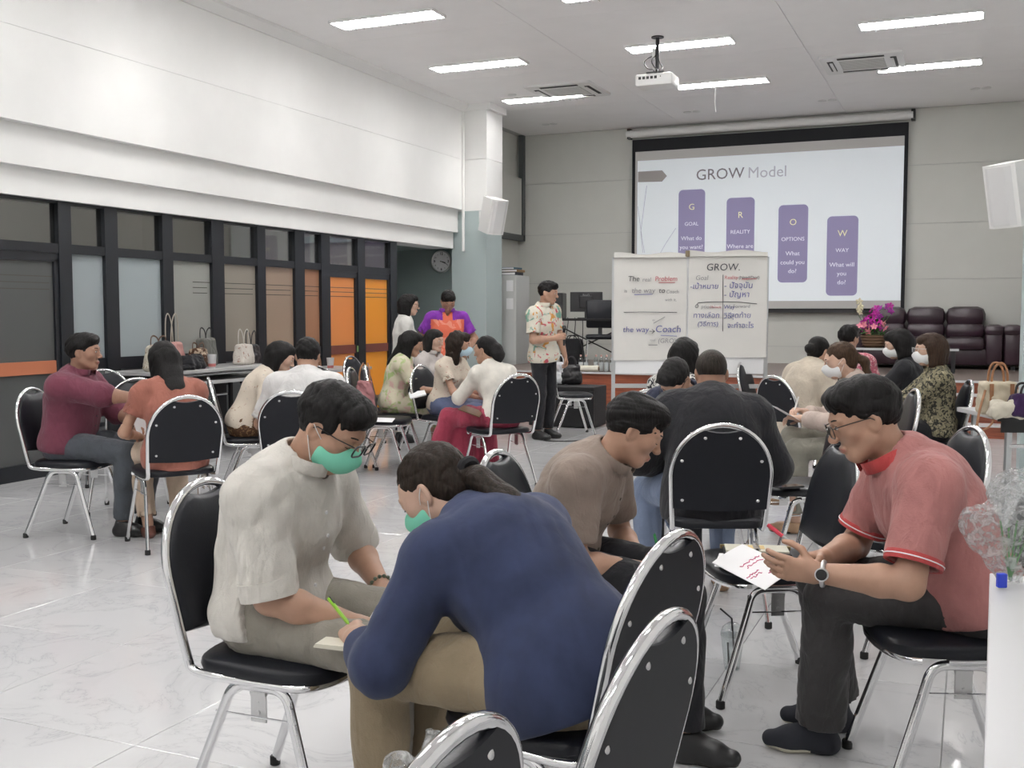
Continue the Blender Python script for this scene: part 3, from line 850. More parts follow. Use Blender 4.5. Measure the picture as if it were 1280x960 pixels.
# --- sofas on the platform
M_LEATH = mat('purple_leather', (0.030, 0.014, 0.022), .34)
def sofa(label, loc, n, L, group='dark purple sofas'):
    t = thing('sofa', label, 'sofa', loc, 0, group)
    MB().box((-L/2 + .05, -.40, .06), (L/2 - .05, .42, .30), .03).build('base', M_LEATH, t, True)
    cw = (L - .44) / n
    for i in range(n):
        cx = -L/2 + .22 + cw * (i + .5)
        MB().box((cx - cw/2 + .004, -.46, .27), (cx + cw/2 - .004, .22, .46), .07).build('seat_cushion', M_LEATH, t, True)
        bc = MB().box((cx - cw/2 + .004, .10, .42), (cx + cw/2 - .004, .42, .66), .08).build('back_cushion', M_LEATH, t, True)
        MB().box((cx - cw/2 + .002, .12, .60), (cx + cw/2 - .002, .46, .90), .11).build('headrest', M_LEATH, bc, True)
    for s in (-1, 1):
        a = MB().box((s * (L/2 - .11) - .12, -.44, .06), (s * (L/2 - .11) + .12, .36, .56), .07).build('armrest', M_LEATH, t, True)
        MB().box((s * (L/2 - .11) - .135, -.47, .48), (s * (L/2 - .11) + .135, .30, .64), .075).build('arm_pad', M_LEATH, a, True)
    for sx in (-1, 1):
        for sy in (-.34, .36): MB().box((sx * (L/2 - .12) - .03, sy - .03, 0), (sx * (L/2 - .12) + .03, sy + .03, .07)).build('foot', M_BLKPL, t)
    return t
sa = AT_Y(1064, 440, 16.9).x; sb = AT_Y(1252, 440, 16.9).x
sofa('long dark purple leather sofa under the screen', ((sa + sb) / 2, 16.88, STAGE_H), 3, sb - sa)
sofa('second dark purple sofa cut by the right edge', (XR - .48, 16.88, STAGE_H), 1, .86)

# --- coffee table with flower basket
ct = AT_Y(1092, 434, 15.6)
cft = thing('coffee_table', 'low dark coffee table in front of the sofa', 'table', (ct.x + .35, 15.6, STAGE_H))
CTH = ct.z - STAGE_H
MB().box((-.75, -.3, CTH - .03), (.75, .3, CTH), .004).build('table_top', mat('glass_black', (0.02, 0.02, 0.022), .1), cft)
MB().box((-.75, -.305, CTH - .03), (.75, -.30, CTH)).build('edge', M_ALU, cft)
for sx in (-1, 1):
    for sy in (-1, 1): MB().box((sx * .68 - .025, sy * .24 - .025, 0), (sx * .68 + .025, sy * .24 + .025, CTH - .03)).build('leg', M_BLKPL, cft)
fl = thing('flower_basket', 'wicker basket of magenta and pink artificial flowers', 'flowers', (ct.x, 15.55, STAGE_H + CTH))
M_WICK = mat('wicker', (0.14, 0.08, 0.045), .7)
MB().lathe([(.12, 0), (.15, .06), (.17, .16), (.175, .17), (.16, .17), (.15, .10)], 20).build('basket', M_WICK, fl, True)
for z in (.03, .07, .11, .15): MB().tube(arc((0, 0, z), .135 + z * .24, 0, 360, 20)[:-1], .010, 6, True).build('weave', M_WICK, fl, True)
fm = [mat('magenta_petal', (0.62, 0.03, 0.42), .6), mat('pink_petal', (0.75, 0.25, 0.33), .6), mat('cream_petal', (0.75, 0.70, 0.50), .6), mat('purple_petal', (0.42, 0.03, 0.40), .6)]
pet = []
for m in fm:
    b = MB()
    for k in range(5):
        a = 2 * math.pi * k / 5; c, s = math.cos(a), math.sin(a)
        b.add([(0, 0, 0), (.032 * c - .02 * s, .032 * s + .02 * c, .008), (.058 * c, .058 * s, .004), (.032 * c + .02 * s, .032 * s - .02 * c, .008), (.03 * c, .03 * s, -.006)], [(0, 3, 2, 1), (0, 1, 4), (0, 4, 3), (1, 2, 4), (2, 3, 4)])
    b.ball((0, 0, .006), .010, 6, 4)
    pet.append(b.mesh('blossom', m))
fr_ = random.Random(3)
for i in range(46):
    t_ = fr_.random()
    if i < 26: z = .24 + .36 * t_; xx = (fr_.random() - .5) * .30 + (.10 if z > .42 else 0); k = 0 if fr_.random() < .7 else 3
    elif i < 38: z = .20 + .13 * t_; xx = (fr_.random() - .5) * .34; k = 1
    else: z = .46 + .22 * t_; xx = -.16 - .06 * fr_.random(); k = 2
    link('blossom', pet[k], fl, (xx, (fr_.random() - .6) * .18, z), (fr_.uniform(.6, 1.7), fr_.uniform(-.5, .5), fr_.uniform(0, 6)))
M_LEAF = mat('leaf_green', (0.06, 0.20, 0.05), .5)
lf = MB().add([(0, 0, 0), (.025, .05, .008), (0, .12, 0), (-.025, .05, .008), (0, .05, -.004)], [(0, 1, 4), (1, 2, 4), (2, 3, 4), (3, 0, 4), (0, 3, 2, 1)]).mesh('leaf', M_LEAF)
for i in range(26): link('leaf', lf, fl, ((fr_.random() - .5) * .24, (fr_.random() - .6) * .2, .15 + .10 * fr_.random()), (fr_.uniform(-.6, .9), fr_.uniform(-.5, .5), fr_.uniform(0, 6.28)))
for i in range(9):
    xx = -.2 + .05 * i; MB().tube(smooth_path([(xx * .3, 0, .1), (xx * .6, 0, .3), (xx, -.02, .44)], 2), .004, 5).build('stem', M_LEAF, fl)

# --- metal locker with folders on top, on the platform
lk = AT_Y(629, 470, 15.9)
lo_ = thing('metal_locker', 'tall pale grey metal locker beside the pillar', 'cabinet', (-6.86, 15.55, STAGE_H), 0)
M_LOCK = mat('pale_grey_metal', (0.56, 0.57, 0.56), .4)
lx0 = AT_Y(612, 400, 15.3).x + 6.86; lx1 = AT_Y(645, 400, 15.3).x + 6.86
LH = AT_Y(630, 344, 15.3).z - STAGE_H
MB().box((lx0, -.25, 0), (lx1, .30, LH), .006).build('body', M_LOCK, lo_)
d = MB().box(((lx0 + lx1) / 2, -.266, .06), (lx1 - .01, -.25, LH - .03)).build('door', M_LOCK, lo_)
MB().box(((lx0 + lx1) / 2 + .03, -.272, LH * .45), ((lx0 + lx1) / 2 + .05, -.266, LH * .56)).build('handle', M_STEEL, d)
for z in (.62, .82): MB().box(((lx0 + lx1) / 2 + .07, -.2685, LH * z), (lx1 - .04, -.266, LH * z + .17)).build('notice', M_PAPER, d)
d2 = MB().box((lx0 + .01, -.266, .06), ((lx0 + lx1) / 2 - .008, -.25, LH - .03)).build('door', M_LOCK, lo_)
for i, (c, dx, h) in enumerate((((0.02, 0.03, 0.05), 0.0, .05), ((0.25, 0.15, 0.06), .03, .04), ((0.03, 0.10, 0.16), -.02, .035))):
    f = thing('box_file', ['black flat case lying on the locker', 'brown folder lying on the black case on the locker', 'blue folder on top of the pile on the locker'][i], 'folder', (-6.86 + (lx0 + lx1) / 2 + dx, 15.5, STAGE_H + LH + sum((.05, .04, .035)[:i])))
    MB().box((-.20, -.16, 0), (.20, .16, h), .005).build('cover', mat('file_%d' % i, c, .5), f)
    MB().box((-.19, -.162, .008), (.19, -.158, h - .008)).build('paper_edge', M_PAPER, f)

# --- computer desk on the platform
dk = AT_Y(725, 398, 15.2); DH = dk.z - STAGE_H
dx0 = AT_Y(682, 398, 15.2).x; dx1 = AT_Y(790, 398, 15.2).x
ds = thing('computer_desk', 'black computer desk behind the standing speaker', 'desk', ((dx0 + dx1) / 2, 15.35, STAGE_H))
dw = (dx1 - dx0) / 2
MB().box((-dw, -.3, DH - .035), (dw, .3, DH), .004).build('desk_top', M_BLKPL, ds)
for s in (-1, 1):
    MB().box((s * (dw - .12) - .03, -.03, .04), (s * (dw - .12) + .03, .03, DH - .035)).build('leg', M_STEEL, ds)
    MB().box((s * (dw - .12) - .03, -.28, 0), (s * (dw - .12) + .03, .28, .04)).build('foot', M_STEEL, ds)
for s in (-1, 1): MB().tube([(-dw + .12, .02, .1 if s > 0 else DH - .1), (dw - .12, .02, DH - .1 if s > 0 else .1)], .010, 6).build('brace', M_BLKPL, ds)
DZ = STAGE_H + DH
def monitor(label, x, y, rz, w, h):
    t = thing('computer_monitor', label, 'monitor', (x, y, DZ), rz, 'monitors on the desk')
    s = MB().box((-w/2, -.02, .10), (w/2, .02, .10 + h), .006).build('screen', M_BLKPL, t)
    MB().box((-.10, -.045, .16), (.10, -.02, .10 + h * .8), .01).build('rear_housing', M_BLKPL, s)
    link('lettering', text_mesh('lettering', 'BenQ', .045, mat('grey_print', (.4, .4, .4), .5)), s, (0, -.0215, .10 + h - .05), FACE)
    MB().box((-.025, -.015, .01), (.025, .015, .2)).build('stand', M_BLKPL, t); MB().box((-.12, -.09, 0), (.12, .09, .012), .004).build('base', M_BLKPL, t)
m2 = AT_Y(733, 380, 15.3); monitor('computer monitor seen from behind on the right of the desk', m2.x, 15.3, math.radians(6), .50, .30)
m1 = AT_Y(696, 380, 15.25)
pt = thing('computer_tower', 'black computer tower on the left of the desk', 'computer', (m1.x, 15.28, DZ), math.radians(12))
MB().box((-.11, -.2, .005), (.11, .2, .385), .006).build('case', M_BLKPL, pt); MB().box((-.09, -.203, .25), (.09, -.2, .35)).build('vent', M_SLOT, pt)
for s in (-1, 1): MB().box((s * .09 - .015, -.19, 0), (s * .09 + .015, .19, .006)).build('foot', M_RUBBER, pt)
oc = thing('office_chair', 'black office chair at the computer desk', 'chair', (AT_Y(752, 420, 15.0).x, 14.95, STAGE_H), math.radians(200))
MB().box((-.22, -.22, .42), (.22, .22, .49), .03).build('seat', M_VINYL, oc, True); MB().box((-.21, -.27, .58), (.21, -.21, 1.0), .03).build('backrest', M_VINYL, oc, True)
MB().box((-.03, -.26, .44), (.03, -.235, .7)).build('back_bar', M_BLKPL, oc)
for sx in (-1, 1):
    for sy in (-1, 1): MB().tube([(sx * .19, sy * .19, .43), (sx * .22, sy * .24, 0)], .012, 8).build('leg', M_CHROME, oc, True)
for k in range(4):
    c = AT_Y(700 + 9 * k, 400, 15.1)
    tag(MB().tube(smooth_path([(c.x, 15.12, DZ + .01), (c.x + .05, 15.02, DZ - .06), (c.x - .04 + .03 * k, 15.0, DZ - .4), (c.x + .06, 15.02, STAGE_H + .03), (c.x + .22, 14.98, STAGE_H + .012)], 3), .007, 6).build('desk_cable', M_BLKPL, None, True), 'black cable drooping from the computer desk, %s from the left' % ORD[k], 'cable', 'cables under the desk')

# --- flip chart on a wheeled whiteboard frame
fx, fy = W(862, 10.35, 1.4)
fc = thing('whiteboard_stand', 'white wheeled board frame carrying two flip-chart sheets', 'whiteboard', (fx, fy, 0), TURN(0) - math.radians(3))
bw = .735
for s in (-1, 1):
    MB().box((s * bw - .018, -.015, .10), (s * bw + .018, .015, 1.93)).build('upright', M_ALU, fc)
    MB().box((s * bw - .025, -.28, .06), (s * bw + .025, .28, .10)).build('foot', M_ALU, fc)
    for y in (-.25, .25): MB().tube([(s * bw - .015, y, .03), (s * bw + .015, y, .03)], .03, 10).build('caster', M_BLKPL, fc, True)
MB().box((-bw + .018, -.012, .80), (bw - .018, .012, 1.95), .003).build('board', mat('whiteboard', (0.80, 0.81, 0.82), .15), fc)
MB().box((-bw + .018, -.014, .66), (bw - .018, .014, .70)).build('lower_rail', M_ALU, fc)
MB().tube([(-bw + .05, 0, .35), (.1, 0, .66)], .012, 6).build('strut', M_ALU, fc); MB().tube([(bw - .05, 0, .35), (-.1, 0, .66)], .012, 6).build('strut', M_ALU, fc)
M_FLIP = paint('flip_paper', (0.66, 0.65, 0.62), .8, .02)
def sheet(x0, x1, z0, z1, y, seed):
    """hanging paper pad: slight waves, folded top"""
    r = random.Random(seed); nx_, nz_ = 14, 18; vs = []; fs = []
    for j in range(nz_ + 1):
        for i in range(nx_ + 1):
            a, b = i / nx_, j / nz_
            yy = y - .006 - .006 * math.sin(a * 7 + seed) * (1 - b) - .004 * math.sin(b * 9 + seed * 2)
            zz = z0 + (z1 - z0) * b
            if b > .95: yy -= .012; zz += .012 * math.sin(a * 9 + seed)
            vs.append((x0 + (x1 - x0) * a, yy, zz))
    n = len(vs); w = nx_ + 1
    vs += [(p[0], p[1] + .006, p[2]) for p in vs]
    for j in range(nz_):
        for i in range(nx_):
            k = j * w + i; fs.append((k, k + 1, k + w + 1, k + w)); fs.append((n + k, n + k + w, n + k + w + 1, n + k + 1))
    for i in range(nx_): fs.append((i, n + i, n + i + 1, i + 1)); k = nz_ * w + i; fs.append((k, k + 1, n + k + 1, n + k))
    for j in range(nz_): k = j * w; fs.append((k, k + w, n + k + w, n + k)); k = j * w + nx_; fs.append((k, n + k, n + k + w, k + w))
    return MB().add(vs, fs)
s1 = thing('flip_chart_sheet', 'left flip-chart sheet with handwriting about the way to coach', 'flip chart', (0, 0, 0), 0, 'flip-chart sheets'); s1.location = fc.location; s1.rotation_euler = fc.rotation_euler
s2 = thing('flip_chart_sheet', 'right flip-chart sheet headed GROW with a four-box grid', 'flip chart', (0, 0, 0), 0, 'flip-chart sheets'); s2.location = fc.location; s2.rotation_euler = fc.rotation_euler
a1 = sheet(-.735, -.035, .93, 1.965, -.02, 1).build('paper', M_FLIP, s1, True)
a2 = sheet(-.015, .735, .96, 1.985, -.026, 2).build('paper', M_FLIP, s2, True)
MB().box((-.735, -.055, 1.925), (-.035, -.022, 1.935)).build('fold', M_FLIP, s1); MB().box((-.015, -.06, 1.935), (.735, -.03, 1.945)).build('fold', M_FLIP, s2)
MB().box((-.05, -.07, 1.93), (-.01, -.01, 1.99), .006).build('clip', mat('brass_clip', (.25, .2, .13), .4, .6), s1)
INK = {'k': mat('black_marker', (0.07, 0.07, 0.08), .7), 'b': mat('blue_marker', (0.10, 0.11, 0.30), .7), 'r': mat('red_marker', (0.50, 0.12, 0.14), .7), 'g': mat('grey_marker', (0.28, 0.28, 0.29), .7)}
PXM = 10.35 / FPX
def hw(par, u, v, s, size, ink, shear=.1):
    link('handwriting', text_mesh('handwriting', s, size * PXM * 1.02, INK[ink], .0004, shear), par, ((u - 862) * PXM, -.040, 1.40 + (391 - v) * PXM), FACE)
def stroke(par, pts, ink, w=.0035):
    MB().tube([((u - 862) * PXM, -.040, 1.40 + (391 - v) * PXM) for u, v in pts], w, 5).build('pen_line', INK[ink], par)
hw(s1, 792, 350, 'The', 9, 'k'); hw(s1, 808, 351, 'real', 7, 'g'); hw(s1, 832, 350, 'Problem', 8, 'r'); stroke(s1, [(823, 354.5), (843, 354.5)], 'r')
hw(s1, 782, 365, 'is', 6, 'g'); hw(s1, 804, 364.5, 'the way', 9, 'g'); hw(s1, 827, 364.5, 'to', 9, 'k'); hw(s1, 840, 366, 'Coach', 6, 'g'); stroke(s1, [(793, 369.5), (815, 369)], 'b'); hw(s1, 838, 376, 'with it,', 5, 'g')
stroke(s1, [(780, 391.5), (800, 391), (846, 391.5)], 'k'); stroke(s1, [(817, 405), (831, 397)], 'g'); hw(s1, 817, 401, 'as', 4, 'g')
hw(s1, 795, 413, 'the way', 10, 'b'); stroke(s1, [(812, 415), (818, 415)], 'k'); stroke(s1, [(815, 412.5), (818.5, 415), (815, 417.5)], 'k'); hw(s1, 835, 412.5, 'Coach', 12, 'b'); stroke(s1, [(826, 420), (846, 421)], 'b'); hw(s1, 838, 427, '(GROW)', 8, 'g'); hw(s1, 816, 426, 'tool', 4, 'g'); stroke(s1, [(811, 432), (822, 432)], 'k')
hw(s2, 902, 336, 'GROW.', 12, 'k'); hw(s2, 876, 349, 'Goal', 8, 'g'); hw(s2, 879, 359.5, '-เป้าหมาย', 9, 'b'); hw(s2, 912, 348.5, 'Reality', 6, 'r'); hw(s2, 934, 348.5, '(Need/Deal)', 5, 'k'); stroke(s2, [(925, 350.5), (943, 350.2)], 'r')
hw(s2, 921, 358.5, '- ปัจจุบัน', 10, 'b'); hw(s2, 919, 369.5, '- ปัญหา', 10, 'b')
stroke(s2, [(902, 345), (902.3, 380), (902.5, 415)], 'k'); stroke(s2, [(870, 382), (872, 379.5), (890, 378.5), (920, 378.5), (944, 381)], 'k')
hw(s2, 870, 384, 'O', 6, 'k'); hw(s2, 884, 384.5, 'ptions/', 6, 'g'); hw(s2, 893, 385, 'Obstacle', 4, 'r'); hw(s2, 882, 395.5, 'ทางเลือก', 9, 'b'); hw(s2, 884, 406, '(วิธีการ)', 8, 'b')
hw(s2, 910, 385, 'Way', 7, 'b'); hw(s2, 925, 384, 'Forward', 6, 'g'); hw(s2, 908, 396, 'วิธี', 9, 'b'); hw(s2, 924, 395.5, 'สุดท้าย', 9, 'b'); hw(s2, 924, 408, 'จะทำอะไร', 9, 'b')

# --- equipment at the left front of the platform
eb = W(706, 13.0, .3)
bx_ = thing('floor_monitor', 'black equipment box on the floor behind the empty chair', 'equipment box', (eb[0], eb[1] + .1, 0), 0)
MB().box((-.42, -.25, 0.012), (.42, .25, .50), .012).build('case', mat('black_carpet_case', (.012, .012, .013), .85), bx_)
for s in (-1, 1): MB().box((s * .40 - .03, -.262, .05), (s * .40 + .03, -.25, .45)).build('corner_guard', M_BLKPL, bx_)
for s in (-1, 1): MB().box((s * .3 - .04, -.2, 0), (s * .3 + .04, .2, .013)).build('foot', M_RUBBER, bx_)
def sdf_bag_later(): pass
bt = MB().lathe([(.028, 0), (.032, .01), (.032, .13), (.028, .15), (.031, .16), (.012, .195), (.012, .205)], 12).mesh('bottle_body', clear_glass('clear_plastic', (.93, .95, .95), .3), True)
btc = MB().lathe([(.014, .203), (.014, .222), (.012, .224)], 10).mesh('cap', mat('pale_red_cap', (.62, .36, .32), .5), True)
btw = MB().lathe([(.026, .005), (.030, .012), (.030, .12), (.02, .121)], 12).mesh('label_band', mat('bottle_label', (.68, .70, .72), .6), True)
k = 0
for u in (726, 732.5, 745, 751.5, 758, 764.5, 771):
    for r_ in range(2 if u > 740 else 1):
        p = AT_Y(u, 465, STAGE_Y + .18 + .10 * r_)
        t = thing('water_bottle', ['left water bottle of the pair on the platform edge', 'right water bottle of the pair on the platform edge'][k] if k < 2 else '%s water bottle from the left in the %s row beside the flip chart' % (ORD[(k - 2) // 2], ['front', 'back'][k % 2]), 'bottle', (p.x, p.y, STAGE_H + .004), 0, 'water bottles on the platform edge')
        link('bottle_body', bt, t); link('cap', btc, t); link('label_band', btw, t); k += 1
rl = AT_Y(738, 472, STAGE_Y + .16)
ro = thing('paper_roll', 'roll of cream paper lying on the platform edge', 'paper roll', (rl.x, rl.y - .06, STAGE_H + .045), 0)
MB().tube([(-.27, 0, 0), (.14, 0, 0)], .042, 14).build('roll', mat('cream_paper', (.70, .67, .58), .8), ro, True); MB().tube([(.14, 0, 0), (.143, 0, 0)], .03, 12).build('core', M_WICK, ro)
# cable on the floor by the speaker's feet
p0 = AT_H(680, 548, 0); p1 = AT_H(742, 545, 0)
tag(MB().tube(smooth_path([(p0.x, p0.y, .006), (p0.x + .1, p0.y - .3, .006), (p0.x + .5, p0.y - .1, .006), (p1.x, p1.y, .006), (p1.x + .6, p1.y + .5, .006)], 3), .006, 6).build('floor_cable', M_BLKPL, None, True), 'thin black cable curving over the floor by the speaker\'s shoes', 'cable')
q0 = AT_H(0, 622, 0); q1 = AT_H(58, 625, 0)
# ================================================================== FIGURE BUILDER
# bodies, clothes and hair are smooth blends of tapered limbs, polygonised as closed surfaces
class Field:
    def __init__(self, lo, hi, h):
        self.h = h; self.lo = np.array(lo, float)
        n = np.maximum(4, np.ceil((np.array(hi) - self.lo) / h).astype(int) + 1)
        self.n = n; self.D = np.full(tuple(n), 0.25, np.float32)
        self.ax = [(self.lo[i] + h * np.arange(n[i])).astype(np.float32) for i in range(3)]
    def sl(self, lo, hi):
        a = np.clip(np.floor((np.array(lo) - self.lo) / self.h).astype(int), 0, self.n - 1)
        b = np.clip(np.ceil((np.array(hi) - self.lo) / self.h).astype(int) + 1, 1, self.n)
        if np.any(b <= a): return None
        return tuple(slice(a[i], b[i]) for i in range(3))
    def pts(self, s):
        return np.meshgrid(self.ax[0][s[0]], self.ax[1][s[1]], self.ax[2][s[2]], indexing='ij')
    def put(self, s, d, k, op):
        A = self.D[s]
        if op == 'add':
            if k > 0:
                hh = np.clip(.5 + .5 * (A - d) / k, 0, 1); R = A * (1 - hh) + d * hh - k * hh * (1 - hh)
            else: R = np.minimum(A, d)
        elif op == 'sub':
            if k > 0:
                hh = np.clip(.5 - .5 * (A + d) / k, 0, 1); R = A * (1 - hh) - d * hh + k * hh * (1 - hh)
            else: R = np.maximum(A, -d)
        self.D[s] = R
    def cone(self, a, b, ra, rb, k=.02, flat=None, op='add'):
        a = np.array(a, float); b = np.array(b, float); m = max(ra, rb) + k + 2 * self.h
        s = self.sl(np.minimum(a, b) - m, np.maximum(a, b) + m)
        if s is None: return self
        X, Y, Z = self.pts(s); ba = b - a; L2 = max(1e-9, float(ba @ ba))
        x, y, z = X - a[0], Y - a[1], Z - a[2]
        t = np.clip((x * ba[0] + y * ba[1] + z * ba[2]) / L2, 0, 1)
        x = x - t * ba[0]; y = y - t * ba[1]; z = z - t * ba[2]
        if flat is not None:
            n, f = flat; w = (x * n[0] + y * n[1] + z * n[2]) * (f - 1)
            x = x + w * n[0]; y = y + w * n[1]; z = z + w * n[2]
        self.put(s, np.sqrt(x * x + y * y + z * z) - (ra + (rb - ra) * t), k, op); return self
    def ell(self, c, r, R=None, k=.02, op='add'):
        c = np.array(c, float); r = np.array(r, float); m = r.max() + k + 2 * self.h
        s = self.sl(c - m, c + m)
        if s is None: return self
        X, Y, Z = self.pts(s); x, y, z = X - c[0], Y - c[1], Z - c[2]
        if R is not None:
            R = np.array(R); x, y, z = (R[0][0]*x + R[1][0]*y + R[2][0]*z, R[0][1]*x + R[1][1]*y + R[2][1]*z, R[0][2]*x + R[1][2]*y + R[2][2]*z)
        k0 = np.sqrt((x/r[0])**2 + (y/r[1])**2 + (z/r[2])**2); k1 = np.sqrt((x/r[0]**2)**2 + (y/r[1]**2)**2 + (z/r[2]**2)**2)
        self.put(s, k0 * (k0 - 1) / np.maximum(k1, 1e-6), k, op); return self
    def box(self, c, half, r, k=.02, taper=0.0):
        c = np.array(c, float); half = np.array(half, float); m = half + r + k + 2 * self.h
        s = self.sl(c - m, c + m); X, Y, Z = self.pts(s); z = Z - c[2]; t = 1 - taper * np.clip((z / half[2] + 1) / 2, 0, 1)
        qx = np.maximum(np.abs(X - c[0]) - half[0] * t, 0); qy = np.maximum(np.abs(Y - c[1]) - half[1] * t, 0); qz = np.maximum(np.abs(z) - half[2], 0)
        self.put(s, np.sqrt(qx * qx + qy * qy + qz * qz) - r, k, 'add'); return self
    def cut(self, p, n, k=0.0):
        """keep the side the normal points away from"""
        n = np.array(n, float); n /= np.linalg.norm(n)
        X, Y, Z = np.meshgrid(*self.ax, indexing='ij', sparse=True)
        d = (X - p[0]) * n[0] + (Y - p[1]) * n[1] + (Z - p[2]) * n[2]
        if k > 0:
            hh = np.clip(.5 - .5 * (self.D - d) / k, 0, 1); self.D = (self.D * (1 - hh) + d * hh + k * hh * (1 - hh)).astype(np.float32)
        else: self.D = np.maximum(self.D, d).astype(np.float32)
        return self
    def wrinkle(self, amp, freq, seed, stretch=(1, 1, .55)):
        r = np.random.RandomState(seed); X, Y, Z = np.meshgrid(*self.ax, indexing='ij', sparse=True)
        acc = 0
        for i in range(4):
            q = r.normal(size=3) * np.array(stretch); q = q / np.linalg.norm(q) * freq * (0.7 + .35 * i); w = r.normal(size=3) * freq * .5
            ph = X * q[0] + Y * q[1] + Z * q[2] + 1.3 * np.sin(X * w[0] + Y * w[1] + Z * w[2] + i)
            w_ = np.sin(ph); acc = acc + (w_ if i % 2 else 1.6 * (1 - np.abs(w_)) ** 2 - .55) / (1 + .35 * i)
        self.D = (self.D + amp * acc * .5).astype(np.float32); return self
    def polygons(self):
        D = self.D; D[0] = D[-1] = .1; D[:, 0] = D[:, -1] = .1; D[:, :, 0] = D[:, :, -1] = .1
        s = D < 0
        nx, ny, nz = D.shape
        cnt = np.zeros((nx-1, ny-1, nz-1), np.int8)
        offs = [(i, j, k) for i in (0, 1) for j in (0, 1) for k in (0, 1)]
        for i, j, k in offs: cnt += s[i:nx-1+i, j:ny-1+j, k:nz-1+k]
        act = (cnt > 0) & (cnt < 8)
        I, J, K = np.nonzero(act); n = len(I)
        if n == 0: return np.zeros((0, 3)), np.zeros((0, 4), int)
        idx = np.full(act.shape, -1, np.int64); idx[I, J, K] = np.arange(n)
        val = {o: D[I + o[0], J + o[1], K + o[2]] for o in offs}
        acc = np.zeros((n, 3)); c = np.zeros(n)
        for o in offs:
            for a in range(3):
                if o[a]: continue
                p = list(o); p[a] = 1; p = tuple(p)
                v0, v1 = val[o], val[p]; mk = (v0 < 0) != (v1 < 0)
                t = np.where(mk, v0 / np.where(mk, v0 - v1, 1), 0)
                for b in range(3): acc[:, b] += np.where(mk, o[b] + (t if b == a else 0), 0)
                c += mk
        V = (acc / c[:, None] + np.stack([I, J, K], 1)) * self.h + self.lo
        quads = []
        for a in range(3):
            e = [slice(None)] * 3; f = [slice(None)] * 3; e[a] = slice(0, -1); f[a] = slice(1, None)
            ch = s[tuple(e)] != s[tuple(f)]; inside = s[tuple(e)]
            i, j, k = np.nonzero(ch); ok = np.ones(len(i), bool)
            P = [i, j, k]; b, d = (a + 1) % 3, (a + 2) % 3
            ok &= (P[b] > 0) & (P[d] > 0) & (P[b] < D.shape[b] - 1) & (P[d] < D.shape[d] - 1)
            P = [q[ok] for q in P]; ins = inside[P[0], P[1], P[2]]
            def cell(db, dd):
                Q = [P[0].copy(), P[1].copy(), P[2].copy()]; Q[b] = Q[b] + db; Q[d] = Q[d] + dd
                return idx[Q[0], Q[1], Q[2]]
            q = np.stack([cell(-1, -1), cell(0, -1), cell(0, 0), cell(-1, 0)], 1)
            q[~ins] = q[~ins][:, ::-1]; quads.append(q)
        return V, np.concatenate(quads)
def main_piece(V, F):
    """drop loose crumbs, keep the connected pieces that matter"""
    lab = np.arange(len(V))
    for _ in range(400):
        m = lab[F].min(1); new = lab.copy()
        for c in range(4): np.minimum.at(new, F[:, c], m)
        new = new[new]
        if np.array_equal(new, lab): break
        lab = new
    u_, cnt = np.unique(lab, return_counts=True); big = set(u_[cnt > .06 * len(V)].tolist())
    return V, F[np.isin(lab[F[:, 0]], list(big))]
def np_mesh(name, parts, mats, midx=None):
    """join (verts, quads) pieces into one mesh"""
    vs = []; fs = []; o = 0
    for V, F in parts:
        if len(V) == 0: continue
        vs.append(V); fs.append(F + o); o += len(V)
    V = np.concatenate(vs); F = np.concatenate(fs)
    me = bpy.data.meshes.new(name)
    me.vertices.add(len(V)); me.vertices.foreach_set('co', V.astype(np.float32).ravel())
    me.loops.add(len(F) * 4); me.loops.foreach_set('vertex_index', F.astype(np.int32).ravel())
    me.polygons.add(len(F)); me.polygons.foreach_set('loop_start', np.arange(0, len(F) * 4, 4, dtype=np.int32))
    try: me.polygons.foreach_set('loop_total', np.full(len(F), 4, dtype=np.int32))
    except Exception: pass
    for m in (mats if isinstance(mats, (list, tuple)) else [mats]): me.materials.append(m)
    if midx is not None: me.polygons.foreach_set('material_index', midx(V, F).astype(np.int32))
    me.polygons.foreach_set('use_smooth', np.ones(len(F), dtype=bool))
    me.update(calc_edges=True); me.validate()
    return me

def unit(v): v = np.array(v, float); return v / max(1e-9, np.linalg.norm(v))
def rot(axis, deg):
    return np.array(Matrix.Rotation(math.radians(deg), 3, Vector(axis)))
def ik(a, t, l1, l2, pole):
    a = np.array(a, float); t = np.array(t, float); d = t - a; L = np.linalg.norm(d)
    if L > (l1 + l2) * .995: t = a + d / L * (l1 + l2) * .995; d = t - a; L = np.linalg.norm(d)
    u = d / L; x = (L * L + l1 * l1 - l2 * l2) / (2 * L); hgt = math.sqrt(max(0, l1 * l1 - x * x))
    p = np.array(pole, float); p = p - u * (p @ u); p = unit(p)
    return a + u * x + p * hgt, t

